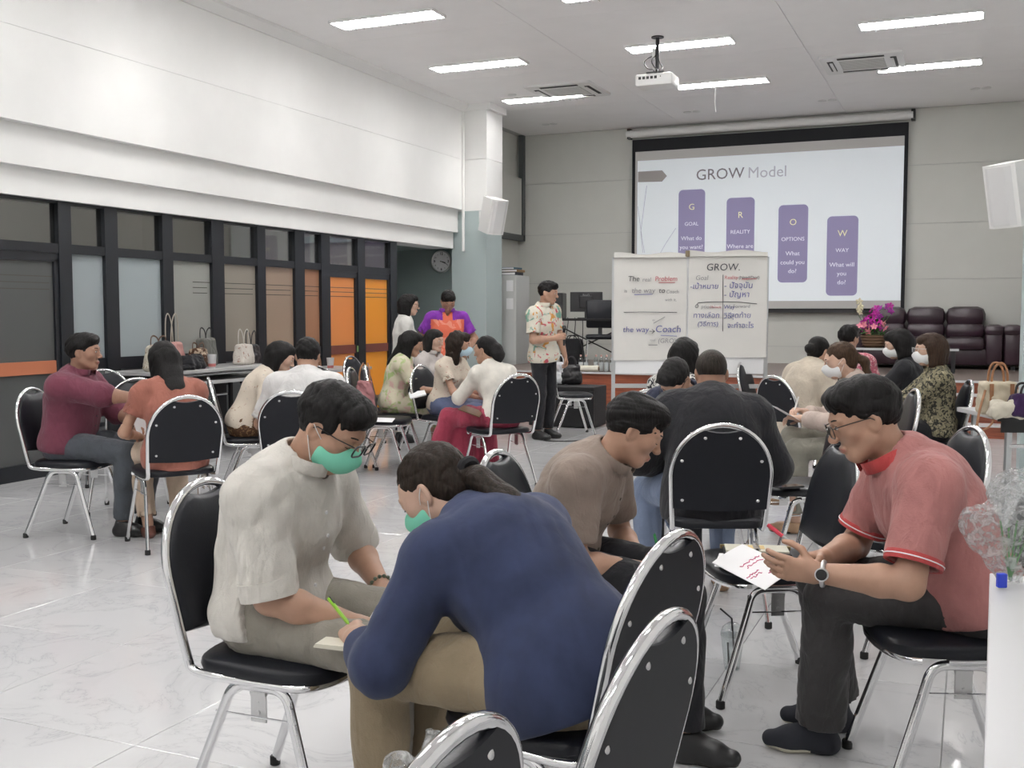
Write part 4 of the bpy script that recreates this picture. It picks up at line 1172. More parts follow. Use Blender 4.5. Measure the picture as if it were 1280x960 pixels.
SKINS = {}
def skin(tone):
    key = 'skin_%d' % tone
    cols = {1: (0.54, 0.355, 0.27), 2: (0.42, 0.25, 0.175), 3: (0.31, 0.175, 0.12)}
    if key in MATS: return MATS[key]
    c = cols[tone]; m = mat(key, c, .48, spec=.35); nt, b = nodes_of(m)
    nt.links.new(ramp(nt, noise(nt, coords(nt), 24.0, 3), [(.3, tuple(x * .93 for x in c)), (.7, tuple(min(1, x * 1.06) for x in c))]), b.inputs['Base Color'])
    try:
        b.inputs['Subsurface Weight'].default_value = 0.0
    except Exception: pass
    return m
def lipm(tone): c = {1: (0.50, 0.22, 0.18), 2: (0.40, 0.17, 0.13), 3: (0.30, 0.12, 0.095)}[tone]; return mat('lips_%d' % tone, c, .4)
def hairm(name='black_hair', col=(0.010, 0.009, 0.009)):
    if name in MATS: return MATS[name]
    m = mat(name, tuple(x * .75 for x in col), .55, spec=.16); nt, b = nodes_of(m); col = tuple(x * .75 for x in col)
    v = coords(nt, 'Object', (1, 1, .12)); n = noise(nt, v, 130.0, 3, .6, .3)
    nt.links.new(ramp(nt, n, [(.3, tuple(x * .6 for x in col)), (.7, tuple(x * 1.7 for x in col))]), b.inputs['Base Color'])
    bump(nt, b, n, .5, .006); return m
M_EYEW = mat('eye_white', (0.70, 0.68, 0.65), .25); M_IRIS = mat('dark_iris', (0.02, 0.012, 0.008), .12)
M_MASK = {'green': (0.20, 0.62, 0.45), 'blue': (0.48, 0.66, 0.76), 'white': (0.76, 0.77, 0.77)}

def figure(label, u, d, phi, sit=True, size=1.0, girth=1.0, female=False, tone=2, lean=8, hunch=0, side=0, twist=0, head=(0, 15, 0), neck_f=0.0,
           rh=None, lh=None, rpole=None, lpole=None, hand_curl=(35, 35), palm=((0, 0, -1), (0, 0, -1)), hand_dir=(None, None), rk=None, lk=None, ra=None, la=None, foot=(0, 0),
           top=None, sleeve=.55, top_len=.0, loose=.012, collar=True, collar_mat=None, legs=None, leg_kind='trousers', hem=.06, shoes=None, sock=None, heel=False,
           hair='short', hair_mat=None, tail=None, mask=None, glasses=None, watch=None, detail=1, placket=None, wr_amp=.0035, loc=None, rz=None, pelvis_y=-.06, seat_z=.478, name='person', expr=0, brow=True, curved=False, hairband=None, hem_r=.058, trunk=None, cuff=None, yoke=None):
    """one person: a body with head, hands and feet, and the clothes and hair it wears, posed in its own frame (+Y ahead)"""
    if loc is None:
        x, y = W(u, d); loc = (x, y, 0)
    T = thing(name, label, 'person', loc, TURN(phi) if rz is None else rz, 'people in the room')
    S = size * (.93 if sit else 1.0); hb = {0: .013, 1: .010, 2: .0072}[detail]; hh = {0: .0068, 1: .0048, 2: .0028}[detail]; hd = {0: .0068, 1: .0050, 2: .0034}[detail]
    sk = skin(tone); seed = abs(hash(label)) % 1000 if False else (sum(ord(c) * (i + 3) for i, c in enumerate(label)) % 997)
    # ---- skeleton
    sh_w = (.168 if female else .190) * S * (0.6 + .4 * girth); hip_w = .088 * S
    P0 = np.array((0, pelvis_y, seat_z + .105 * S)) if sit else np.array((0, 0, .93 * S))
    R1 = rot((1, 0, 0), -lean) @ rot((0, 1, 0), side); R2 = rot((1, 0, 0), -(lean + hunch)) @ rot((0, 1, 0), side)
    up1 = R1 @ np.array((0, 0, 1.)); up2 = R2 @ np.array((0, 0, 1.)); fw1 = R1 @ np.array((0, 1., 0)); fw2 = R2 @ np.array((0, 1., 0))
    tw = rot(up2, -twist) if twist else np.eye(3)
    fw2 = tw @ fw2; xs = tw @ np.array((1., 0, 0)); xs = unit(xs - up2 * (xs @ up2))
    tl = trunk if trunk else (.86 if sit else 1.0)
    WA = P0 + up1 * .17 * S * tl; CHS = P0 + up1 * .20 * S * tl + up2 * .13 * S * tl; NB = P0 + up1 * .20 * S * tl + up2 * .305 * S * tl
    sh = {1: NB - up2 * .045 * S + xs * sh_w, -1: NB - up2 * .045 * S - xs * sh_w}
    nkd = unit(up2 + fw2 * (.25 + neck_f)); HB = NB + nkd * .085 * S
    yaw, pit, rol = head
    HR = tw @ rot((0, 0, 1), -yaw) @ rot((1, 0, 0), -pit) @ rot((0, 1, 0), rol)
    HC_ = HB + HR @ np.array((0, .022, .085)) * S
    hp = lambda p: HC_ + HR @ (np.array(p, float) * S)
    hip = {1: P0 + np.array((hip_w, 0, -.015)), -1: P0 + np.array((-hip_w, 0, -.015))}
    kn = {}; an = {}
    for sg, K, A in ((1, rk, ra), (-1, lk, la)):
        if sit:
            kn[sg] = np.array(K if K else (sg * .115, pelvis_y + .43 * S, seat_z + .045), float); an[sg] = np.array(A if A else (sg * .11, kn[sg][1] - .02, .085), float)
        else:
            kn[sg] = np.array(K if K else (sg * .095, .025, .50 * S), float); an[sg] = np.array(A if A else (sg * .10, -.01, .085), float)
    el = {}; wrp = {}
    for sg, tgt, pl in ((1, rh, rpole), (-1, lh, lpole)):
        if tgt is None: tgt = (sg * .16, pelvis_y + .30, seat_z + .13) if sit else (sg * .23, .06, .78 * S)
        el[sg], wrp[sg] = ik(sh[sg], tgt, .285 * S, .245 * S, pl or (sg * .7, -.55, -.5))
    g = girth
    fx = xs
    def limb_box(points, m):
        P = np.array(points); return P.min(0) - m, P.max(0) + m
    # ---- torso shape, shared by the body and the top
    def torso(f, o, low=0.0):
        n1 = fw1; n2 = fw2
        f.cone(P0 - xs * .06 * S - up1 * low, P0 + xs * .06 * S - up1 * low, (.118 if not female else .125) * S * g + o, (.118 if not female else .125) * S * g + o, .03)
        f.cone(P0, WA, .150 * S * g + o, (.140 if not female else .122) * S * g + o, .04, (n1, 1.28))
        f.cone(WA, CHS, (.142 if not female else .122) * S * g + o, (.165 if not female else .145) * S * g + o, .05, (n1, 1.30))
        f.cone(CHS, NB - up2 * .05 * S, (.162 if not female else .142) * S * (.4 + .6 * g) + o, .105 * S + o, .05, (n2, 1.35))
        f.cone(sh[-1] - up2 * .012, sh[1] - up2 * .012, .058 * S + o, .058 * S + o, .05)
        f.cone(NB - up2 * .05 * S, NB + nkd * .015, .085 * S + o, .060 * S + o, .05)
        if curved: f.ell(CHS - fw2 * .05 * S, (.13 * S * g + o, .09 * S + o, .16 * S), k=.06)
        if female:
            for sg in (-1, 1): f.ell(CHS + fw2 * (.085 * S * g) + xs * sg * .068 * S - up2 * .01, (.062 * S + o * .5,) * 3, k=.05)
        elif g > 1.08: f.ell(WA + fw1 * .05 * S, (.13 * S * g, .10 * S * g, .11 * S), k=.05)
    arm_r = (.049 if not female else .040) * S * (.5 + .5 * g)
    pieces = []
    # ---- body (skin): trunk, neck, limbs
    allp = [P0, NB, HB, *sh.values(), *el.values(), *wrp.values(), *kn.values(), *an.values(), *hip.values()]
    lo, hi = limb_box(allp, .24 * S)
    f = Field(lo, hi, hb * 1.3)
    torso(f, -.016)
    f.cone(NB - up2 * .03, HB + HR @ np.array((0, 0, .03)), .056 * S * (.6 + .4 * g), .052 * S, .03)
    for sg in (-1, 1):
        f.cone(sh[sg], el[sg], arm_r - .003, arm_r * .86 - .003, .03)
        f.cone(hip[sg], kn[sg], .080 * S * g, .054 * S, .03); f.cone(kn[sg], an[sg], .052 * S, .036 * S, .02)
        cm = kn[sg] * .68 + an[sg] * .32 + np.array((0, -.018, 0)); f.ell(cm, (.05 * S, .05 * S, .09 * S), k=.04)
    pieces.append(f.polygons())
    # ---- head
    r_ = .30 * S; f = Field(HC_ - r_, HC_ + r_, hh)
    def E(c, r, k=.02, op='add', R=None): f.ell(hp(c), np.array(r) * S, HR if R is None else HR @ R, k * S, op)
    def C(a, b, ra_, rb_, k=.015, op='add'): f.cone(hp(a), hp(b), ra_ * S, rb_ * S, k * S, None, op)
    E((0, -.014, .030), (.0745, .094, .084), .01); E((0, .030, .012), (.066, .068, .066), .03)
    jw = .056 if not female else .051
    E((0, .026, -.045), (jw, .060, .066), .03); E((0, .058, -.092), (.027, .024, .020), .03)
    for sg in (-1, 1):
        E((sg * .042, .055, -.018), (.020, .018, .016), .03)             # cheek
        C((sg * .052, -.002, -.052), (sg * .020, .060, -.094), .015, .014, .03)   # jaw line
        E((sg * .033, .098, .008), (.017, .012, .0105), .012, 'sub')     # eye socket
        E((sg * .0325, .0795, .006), (.0150, .0135, .0130), .006)        # lid
        C((sg * .014, .091, .0245), (sg * .050, .078, .022), .0065, .004, .014)    # brow ridge
        E((sg * .074, -.010, -.006), (.009, .021, .031), .008, R=rot((0, 0, 1), sg * 22))
        E((sg * .081, -.004, -.004), (.006, .010, .017), .006, 'sub', R=rot((0, 0, 1), sg * 22))
        E((sg * .0115, .103, -.034), (.0075, .009, .0070), .008)
    C((0, .089, .012), (0, .110, -.026), .0065, .0095, .012); E((0, .110, -.030), (.0105, .010, .0090), .010)
    E((0, .088, -.062), (.023, .012, .0075), .010); E((0, .086, -.072), (.020, .012, .0075), .008)
    f.cone(hp((0, -.022, -.03)), HB - nkd * .05 * S, .052 * S, .053 * S * (.6 + .4 * g), .03)
    hv, hq = f.polygons(); pieces.append((hv, hq))
    # ---- forearms and hands
    HRm = {}
    for i, sg in ((0, 1), (1, -1)):
        fd = unit(wrp[sg] - el[sg]); yh = unit(hand_dir[i]) if hand_dir[i] is not None else fd
        pn = np.array(palm[i], float); pn = unit(pn - yh * (pn @ yh)); zz = -pn; xx = np.cross(yh, zz)
        M = np.stack([xx, yh, zz], 1); HRm[sg] = M
        th = sg * (-1)                # thumb towards the body midline when the palm faces down
        q = lambda p: wrp[sg] + M @ (np.array(p, float) * S)
        fpts = [el[sg], wrp[sg], q((0, .2, 0)), q((.06, .1, 0)), q((-.06, .1, 0)), q((0, .1, -.09)), q((0, .1, .05))]
        lo, hi = limb_box(fpts, .06 * S); f = Field(lo, hi, hd)
        f.cone(sh[sg] * .15 + el[sg] * .85, el[sg], arm_r * .88, arm_r * .86, .02)
        f.cone(el[sg], el[sg] * .7 + wrp[sg] * .3, arm_r * .86, arm_r * .88, .015); f.cone(el[sg] * .7 + wrp[sg] * .3, wrp[sg], arm_r * .88, .027 * S, .015)
        f.cone(q((-.018, .005, 0)), q((-.022, .075, 0)), .016 * S, .0135 * S, .014); f.cone(q((.018, .005, 0)), q((.022, .075, 0)), .016 * S, .0135 * S, .014)
        f.cone(q((0, -.005, 0)), q((0, .075, .001)), .017 * S, .015 * S, .016)
        cu = hand_curl[i]
        for k_, (bx_, ln) in enumerate(((.030, .066), (.0105, .076), (-.0095, .071), (-.0285, .055))):
            bx_ = bx_ * th
            p = np.array((bx_, .082 - .004 * abs(k_ - 1.2), .0)); a = -cu * .6 - 5 * k_ * (cu > 20); spread = bx_ * 1.2
            for seg, fr_ in enumerate((.44, .31, .25)):
                dv = np.array((spread * math.cos(math.radians(a)), math.cos(math.radians(a)), math.sin(math.radians(a)))); dv = dv / np.linalg.norm(dv)
                p2 = p + dv * ln * fr_ * 1.08
                f.cone(q(p), q(p2), (.0092 - .0007 * seg) * S, (.0086 - .0008 * seg) * S, .004); p = p2; a -= cu * (.95 if seg == 0 else .7)
        tb = np.array((th * .026, .022, -.006)); d1 = unit((th * .72, .62, -.35 - cu * .006)); t1 = tb + d1 * .042; d2 = unit((th * .22, .85, -.30 - cu * .006)); t2 = t1 + d2 * .033; t3 = t2 + unit((th * -.05, .9, -.35)) * .022
        f.cone(q(tb), q(t1), .0135 * S, .0105 * S, .012); f.cone(q(t1), q(t2), .0102 * S, .0092 * S, .004); f.cone(q(t2), q(t3), .0092 * S, .0075 * S, .004)
        pieces.append(f.polygons())
    HRi = np.linalg.inv(HR)
    def lipmask(V, F):
        c = V[F].mean(1); L = (c - HC_) @ HRi.T / S
        m = (np.abs(L[:, 0]) < .0225) & (L[:, 1] > .078) & (np.abs(L[:, 2] + .0672) < .0105 - .00017 * (np.abs(L[:, 0]) * 1000) ** 1.15 * .9)
        return m.astype(int)
    body = link('body', np_mesh('body', pieces, [sk, lipm(tone)], lipmask if not mask else None), T)
    # eyes and brows
    for sg in (-1, 1):
        if expr == 0:
            e = MB(); e.cur = 0; e.ball((0, 0, 0), (.0118 * S, .0062 * S, .0048 * S), 12, 8); e.cur = 1; e.ball((0, .0030 * S, 0), (.0052 * S, .0040 * S, .0046 * S), 10, 8)
            eo = e.build('eye', [M_EYEW, M_IRIS], body, True)
            eo.matrix_local = Matrix.Translation(Vector(hp((sg * .0325, .0905, .0050)))) @ Matrix(HR.tolist()).to_4x4() @ Matrix.Rotation(math.radians(-sg * 16), 4, 'Z')
        pts = [hp((sg * (.0325 + .0135 * math.cos(math.radians(a))), .0928 - .006 * abs(math.cos(math.radians(a))) ** 2 - (.004 if a < 60 else 0), (.0060 if expr == 0 else -.002) + (.0052 if expr == 0 else -.003) * math.sin(math.radians(a)))) for a in range(0, 181, 20)]
        MB().tube(pts, .0011 * S, 5).build('lash_line', M_IRIS, body)
        if brow:
            pts = [hp((sg * x_, y_, z_)) for x_, y_, z_ in ((.014, .0975, .0250), (.024, .0965, .0285), (.036, .0905, .0300), (.047, .0800, .0265))]
            MB().tube(smooth_path(pts, 2), .0026 * S, 6).build('eyebrow', hairm(), body, True)
    # ---- hair
    HM = hair_mat or hairm()
    r_ = .30 * S; lo = HC_ - r_; hi = HC_ + r_
    tailp = [hp(p) if not isinstance(p, tuple) or len(p) == 3 else p for p in []]
    if tail is not None:
        base = hp(tail[0]); tailp = [base] + [base + np.array(q_) * S for q_ in tail[1:]]
        lo = np.minimum(lo, np.min(tailp, 0) - .10); hi = np.maximum(hi, np.max(tailp, 0) + .10)
    if hair in ('long', 'wavy'): lo = lo - np.array((.05, .12, .25))
    f = Field(lo, hi, {0: .0075, 1: .0058, 2: .0036}[detail])
    def E(c, r, k=.02, op='add', R=None): f.ell(hp(c), np.array(r) * S, HR if R is None else HR @ R, k * S, op)
    def PL(p, n, k=0.0): f.cut(hp(p), HR @ np.array(n, float), k)
    if hair == 'buzz':
        E((0, -.016, .032), (.0785, .0985, .0880), 0); E((0, .120, -.030), (.088, .062, .105), .012, 'sub'); PL((0, 0, -.035), (0, .55, -1), .01)
        for sg in (-1, 1): E((sg * .082, .000, -.022), (.020, .030, .045), .008, 'sub')
    elif hair == 'short':
        E((0, -.016, .036), (.0840, .1060, .0960), 0); E((0, .042, .090), (.060, .055, .034), .03); E((.02, .066, .078), (.042, .030, .028), .02); E((-.03, .060, .080), (.036, .030, .026), .02)
        E((0, .128, -.026), (.084, .062, .094), .010, 'sub'); PL((0, -.075, -.062), (0, .50, -1), .01)
        for sg in (-1, 1): E((sg * .088, .002, -.020), (.022, .026, .046), .008, 'sub'); E((sg * .076, .034, -.030), (.024, .032, .038), .006, 'sub')
        f.wrinkle(.0045, 95, seed, (1, 1, 1))
    elif hair in ('bob', 'long', 'wavy'):
        E((0, -.018, .034), (.0860, .1070, .0960), 0)
        for sg in (-1, 1): f.cone(hp((sg * .066, -.012, .03)), hp((sg * .074, -.006, -.125 if hair == 'bob' else -.16)), .036 * S, .030 * S, .03)
        f.cone(hp((0, -.075, .0)), hp((0, -.070, -.130)), .066 * S, .055 * S, .04); f.cone(hp((-.045, -.055, -.02)), hp((-.045, -.055, -.13)), .05 * S, .042 * S, .04); f.cone(hp((.045, -.055, -.02)), hp((.045, -.055, -.13)), .05 * S, .042 * S, .04)
        E((0, .046, .080), (.055, .050, .034), .03); E((0, .060, -.062), (.050, .070, .100), .010, 'sub'); E((0, .120, -.01), (.060, .050, .075), .012, 'sub')
        if hair == 'bob': PL((0, 0, -.135), (0, -.1, -1), .02)
        f.wrinkle(.004 if hair != 'wavy' else .009, 60, seed, (1, 1, .15 if hair != 'wavy' else .6))
    else:    # tied back
        E((0, -.017, .034), (.0810, .1020, .0920), 0); E((0, .120, -.030), (.080, .062, .100), .010, 'sub'); E((0, -.06, -.03), (.060, .052, .050), .03)
        PL((0, -.06, -.078), (0, .45, -1), .01)
        for sg in (-1, 1): E((sg * .086, .000, -.024), (.020, .026, .044), .008, 'sub')
        if hair == 'bun': E((0, -.122, .0), (.047, .040, .045), .012)
        f.wrinkle(.0025, 90, seed, (1, .3, 1))
    if len(tailp):
        n_ = len(tailp) - 1; w0 = .036 if hair == 'pony' else .07
        for a_, b_, i_ in zip(tailp[:-1], tailp[1:], range(n_)):
            t0, t1 = i_ / n_, (i_ + 1) / n_; rr = lambda t: S * w0 * (1.0 - .15 * t if t < .7 else (1 - .15 * .7) * (1 - (t - .7) / .3 * .55)) * (.72 if t == 0 and hair == 'pony' else 1)
            f.cone(a_, b_, rr(t0), rr(t1), .02, (fw2, 1.8 if hair != 'pony' else 1.25))
        if hair == 'pony': f.wrinkle(.003, 110, seed + 5, (1, .4, .2))
    hq_ = f.polygons()
    if len(hq_[0]): hq_ = main_piece(*hq_)
    if len(hq_[0]): ho = link('hair', np_mesh('hair', [hq_], HM), T)
    if hairband:
        cpt = hp(hairband[0]); ax = unit(hairband[1]); b1 = unit(np.cross(ax, (0.3, .2, 1))); b2 = np.cross(ax, b1)
        MB().tube([cpt + (b1 * math.cos(t) + b2 * math.sin(t)) * .024 * S for t in np.linspace(0, 2 * math.pi, 15)[:-1]], .014 * S, 8, True).build('hair_tie', mat('black_velvet', (.008, .008, .010), .9), T, True)
    # ---- top
    sl_mat = top
    mk = [P0, NB, *sh.values(), *[sh[s] * (1 - min(1, sleeve)) + el[s] * min(1, sleeve) for s in (-1, 1)]]
    if sleeve > 1: mk += [el[s] * (2 - sleeve) + wrp[s] * (sleeve - 1) for s in (-1, 1)]
    mk.append(P0 - up1 * (.12 + top_len)); lo, hi = limb_box(mk, .20 * S)
    f = Field(lo, hi, hb)
    torso(f, loose, top_len * .4)
    if top_len > 0: f.cone(P0, P0 - up1 * top_len, .155 * S * g + loose, .165 * S * g + loose, .03, (fw1, 1.15))
    for sg in (-1, 1):
        e_ = sh[sg] + (el[sg] - sh[sg]) * min(1, sleeve); rs = arm_r + loose + .006
        f.cone(sh[sg] - xs * sg * .03, e_, rs + .008, rs * .98, .035)
        if sleeve > 1:
            w_ = el[sg] + (wrp[sg] - el[sg]) * (sleeve - 1); f.cone(el[sg], w_, rs, rs * .86, .02)
    if wr_amp: f.wrinkle(wr_amp, 42 if detail else 34, seed)
    # neck opening and hem
    f.cone(NB - up2 * .004 + nkd * .025 * S, NB + nkd * .20 * S, .062 * S * (.6 + .4 * g), .075 * S, .008, None, 'sub')
    if not curved or True:
        f.cone(NB + fw2 * .055 * S + nkd * .03, NB + fw2 * .075 * S - up2 * (.035 if collar else .015) * S + nkd * .02, .036 * S, .014 * S, .01, None, 'sub')
    if sit: f.cut(P0 - up1 * (.055 + top_len) , -up1 if top_len == 0 else -unit(up1 - fw1 * .2), .01)
    else: f.cut(P0 - up1 * (.06 + top_len), -up1, .006)
    for sg in (-1, 1):
        if sleeve <= 1:
            e_ = sh[sg] + (el[sg] - sh[sg]) * sleeve; ad = unit(el[sg] - sh[sg])
            f.cone(e_ - ad * .03, e_ + ad * .10, arm_r + loose * .5 + .001, arm_r + loose * .5 + .004, .004, None, 'sub')
            s = f.sl(e_ - .13, e_ + .13)
            X, Y, Z = f.pts(s); dd = (X - e_[0]) * ad[0] + (Y - e_[1]) * ad[1] + (Z - e_[2]) * ad[2]
            rad2 = (X - e_[0] - dd * ad[0]) ** 2 + (Y - e_[1] - dd * ad[1]) ** 2 + (Z - e_[2] - dd * ad[2]) ** 2
            f.D[s] = np.where((rad2 < .10 ** 2) & (dd > 0), np.maximum(f.D[s], dd), f.D[s])
    tv, tq = f.polygons()
    def yk(V, F_):
        c_ = V[F_].mean(1) - NB; lat_ = np.abs(c_ @ xs); hgt_ = c_ @ up2
        return ((lat_ > sh_w * 1.02) | ((hgt_ > -.06) & (lat_ > .055))).astype(int)
    topo = link('shirt' if collar else 'blouse', np_mesh('shirt', [(tv, tq)], [top, yoke] if yoke else top, yk if yoke else None), T)
    if cuff and sleeve <= 1:
        for sg in (-1, 1):
            ad = unit(el[sg] - sh[sg]); e_ = sh[sg] + (el[sg] - sh[sg]) * sleeve; b1 = unit(np.cross(ad, (.2, .3, 1))); b2 = np.cross(ad, b1); rs = arm_r + loose + .004
            vs = []; fs = []; pr = ((rs - .004, -cuff[1]), (rs + .004, -cuff[1]), (rs + .006, -cuff[1] * .5), (rs + .004, .002), (rs - .004, .002), (rs - .008, -.01)); n_ = 20
            for r3, t3 in pr:
                for k_ in range(n_):
                    a_ = 2 * math.pi * k_ / n_; vs.append(e_ + ad * t3 + (b1 * math.cos(a_) + b2 * math.sin(a_)) * r3)
            for j_ in range(len(pr)):
                for k_ in range(n_): l_ = (k_ + 1) % n_; j2 = (j_ + 1) % len(pr); fs.append((j_ * n_ + k_, j_ * n_ + l_, j2 * n_ + l_, j2 * n_ + k_))
            co = MB().add(vs, fs).build('cuff', cuff[0], topo, True)
            if len(cuff) > 2: MB().tube([e_ - ad * cuff[1] * .45 + (b1 * math.cos(a_) + b2 * math.sin(a_)) * (rs + .0055) for a_ in np.linspace(0, 2 * math.pi, 21)[:-1]], .0022, 5, True).build('stripe', cuff[2], topo)
    if collar:
        cm = collar_mat or top; bm_ = MB(); n_ = 26; vs = []; fs = []
        for j, (dr, dz, nr) in enumerate(((.0, -.012, 0), (.004, .030, 0), (.010, .034, 0), (.022, .0, 0), (.020, -.006, 0), (.006, .024, 0))):
            for i in range(n_ + 1):
                a = math.radians(-158 + 316 * i / n_)          # gap at the front
                rx, ry = (.074 + dr) * S, (.078 + dr) * S
                side_ = math.sin(a); back_ = -math.cos(a)
                fr_ = max(0.0, -back_); z_ = dz - .022 * fr_ * fr_ + .012 * (1 - fr_) - (.016 * fr_ if j in (3, 4) else 0)
                vs.append(NB + xs * (rx * side_) * (.6 + .4 * g) + unit(fw2 + up2 * .0) * (-ry * math.cos(a) * 1.0 + .012 * S) * -1 * -1 + nkd * (z_ + .026) * S)
        for j in range(5):
            for i in range(n_): k_ = j * (n_ + 1) + i; fs.append((k_, k_ + 1, k_ + n_ + 2, k_ + n_ + 1))
        cb = MB().add(vs, fs).build('collar', cm, topo, True)
        so = cb.modifiers.new('thickness', 'SOLIDIFY'); so.thickness = .002
    def on_front(s_, xo=0.0, V=tv):
        """point on the front of the top at height s_ along the trunk"""
        c = P0 + (NB - P0) * s_; ax = unit(NB - P0); fwd = unit(fw1 + fw2); fwd = unit(fwd - ax * (fwd @ ax)); rel = V - c
        lat = np.cross(fwd, ax); m_ = (np.abs(rel @ ax) < .02) & (np.abs(rel @ lat - xo) < .02)
        if not m_.any(): return None
        r2 = rel[m_]; k_ = np.argmax(r2 @ fwd); return V[m_][k_], fwd
    if placket:
        for s_ in (.12, .30, .48, .66, .82):
            r2 = on_front(s_)
            if r2: p_, n_ = r2; MB().tube([p_ - n_ * .002, p_ + n_ * .0025], .0055, 10).build('button', placket, topo)
    # ---- legs
    if leg_kind == 'trousers':
        pts = [P0, *hip.values(), *kn.values(), *an.values()]; lo, hi = limb_box(pts, .17 * S); f = Field(lo, hi, hb)
        f.cone(P0 - xs * .06 * S, P0 + xs * .06 * S, .120 * S * g, .120 * S * g, .03); f.cone(P0, P0 + up1 * .07, .147 * S * g, .140 * S * g, .03, (fw1, 1.28))
        for sg in (-1, 1):
            e_ = an[sg] + (kn[sg] - an[sg]) * hem
            f.cone(hip[sg], kn[sg], .092 * S * g, .070 * S, .03); f.cone(kn[sg], e_, .070 * S, hem_r * S, .02)
            cm_ = kn[sg] * .68 + an[sg] * .32 + np.array((0, -.014, 0)); f.ell(cm_, (.062 * S, .060 * S, .12 * S), k=.04)
        f.wrinkle(wr_amp * 1.1, 40, seed + 9, (1, 1, .6))
        for sg in (-1, 1):
            e_ = an[sg] + (kn[sg] - an[sg]) * hem; ad = unit(an[sg] - kn[sg])
            s = f.sl(e_ - .14, e_ + .14)
            if s is not None:
                X, Y, Z = f.pts(s); dd = (X - e_[0]) * ad[0] + (Y - e_[1]) * ad[1] + (Z - e_[2]) * ad[2]; f.D[s] = np.maximum(f.D[s], np.where((np.abs(X - e_[0]) < .11) & (np.abs(Y - e_[1]) < .12) & (dd > 0), dd, -1))
            f.cone(e_ - ad * .02, e_ + ad * .08, .046 * S, .050 * S, .004, None, 'sub')
        lg = link('trousers', np_mesh('trousers', [f.polygons()], legs), T)
    elif leg_kind in ('skirt', 'long_skirt'):
        e0 = .62 if leg_kind == 'skirt' else .02
        pts = [P0, *hip.values(), *kn.values(), *an.values()]; lo, hi = limb_box(pts, .22 * S); f = Field(lo, hi, hb)
        f.cone(P0 - xs * .06 * S, P0 + xs * .06 * S, .128 * S * g, .128 * S * g, .03); f.cone(P0, P0 + up1 * .07, .150 * S * g, .135 * S * g, .03, (fw1, 1.28))
        km = (kn[1] + kn[-1]) / 2; hm = (hip[1] + hip[-1]) / 2
        for sg in (-1, 1): f.cone(hip[sg], kn[sg], .098 * S * g, .078 * S, .04)
        f.cone(hm, km, .11 * S, .085 * S, .05)
        for sg in (-1, 1):
            e_ = an[sg] + (kn[sg] - an[sg]) * max(e0, .08); f.cone(kn[sg], e_ + np.array((sg * .02, .02, 0)), .080 * S, .088 * S if leg_kind == 'skirt' else .10 * S, .05)
        if leg_kind == 'long_skirt': f.cone(km, (an[1] + an[-1]) / 2 + np.array((0, .03, .06)), .09, .13, .06)
        f.wrinkle(wr_amp * 2.0, 30, seed + 9, (1, 1, .2))
        cutz = ((an[1] + (kn[1] - an[1]) * e0) + (an[-1] + (kn[-1] - an[-1]) * e0)) / 2
        X, Y, Z = np.meshgrid(*f.ax, indexing='ij', sparse=True); f.D = np.maximum(f.D, cutz[2] - Z).astype(np.float32)
        lg = link('skirt', np_mesh('skirt', [f.polygons()], legs), T)
    # ---- feet
    sm = shoes or M_BLKPL
    for i, sg in ((0, 1), (1, -1)):
        a = an[sg]; fa = math.radians(foot[i]); shin = unit(kn[sg] - a)
        fwdv = np.array((math.sin(fa), math.cos(fa), 0)); dn = -unit(np.array((0, 0, 1.)))
        grounded = a[2] < .13
        if not grounded:
            ap = unit(a - kn[sg]); fwdv = unit(np.array((math.sin(fa), math.cos(fa), 0)) - ap * .0); dn = unit(ap - fwdv * (ap @ fwdv))
        hl = a + dn * (.085 - .034) - fwdv * .030 if not grounded else np.array((a[0], a[1], .036)) - fwdv * .030
        toe = hl + fwdv * .185 * S; ball = hl + fwdv * .125 * S
        lo, hi = limb_box([a, hl, toe], .10); f = Field(lo, hi, hb * .62 if detail else .009)
        fl_ = (np.array((0, 0, 1.)) if grounded else -dn, 1.0)
        f.cone(hl, ball, .034 * S, .040 * S, .02); f.cone(ball, toe, .038 * S, .028 * S, .02); f.cone(a + np.array((0, 0, -.0)), hl + fwdv * .02, .038 * S, .040 * S, .03); f.cone(a + shin * .0 , ball - dn * .012, .034 * S, .026 * S, .03)
        o_ = hl + dn * .034; f.cut(o_, dn, .004)
        f.cut(a + shin * (.02 if not heel else -.012), shin, .004)
        sv = f.polygons(); so_ = link('shoe', np_mesh('shoe', [sv], sm), T)
        f2 = Field(lo, hi, hb * .62 if detail else .009); f2.cone(hl, ball, .036 * S, .042 * S, .02); f2.cone(ball, toe, .040 * S, .030 * S, .02); f2.cut(o_, dn, 0); f2.cut(o_ - dn * .016, -dn, 0)
        sv2 = f2.polygons()
        if len(sv2[0]): link('sole', np_mesh('sole', [sv2], sock or mat('dark_sole', (.02, .018, .016), .6)), so_)
    # ---- mask, glasses, watch
    if mask:
        f = Field(HC_ - .16 * S, HC_ + .16 * S, hh * 1.1)
        f.ell(hp((0, .030, -.052)), np.array((.0665, .078, .066)) * S, HR, 0); f.ell(hp((0, .085, -.045)), np.array((.035, .040, .042)) * S, HR, .03 * S)
        f.cone(hp((0, .103, -.022)), hp((0, .118, -.036)), .014 * S, .014 * S, .02 * S)
        f.cut(hp((0, .018, -.05)), HR @ np.array((0, -1, .12)), .004); f.cut(hp((0, .10, -.006)), HR @ np.array((0, .25, 1)), .006); f.cut(hp((0, .05, -.118)), HR @ np.array((0, .3, -1)), .006)
        mm = mat('mask_' + mask, M_MASK[mask], .75)
        mo = link('face_mask', np_mesh('face_mask', [f.polygons()], mm), T)
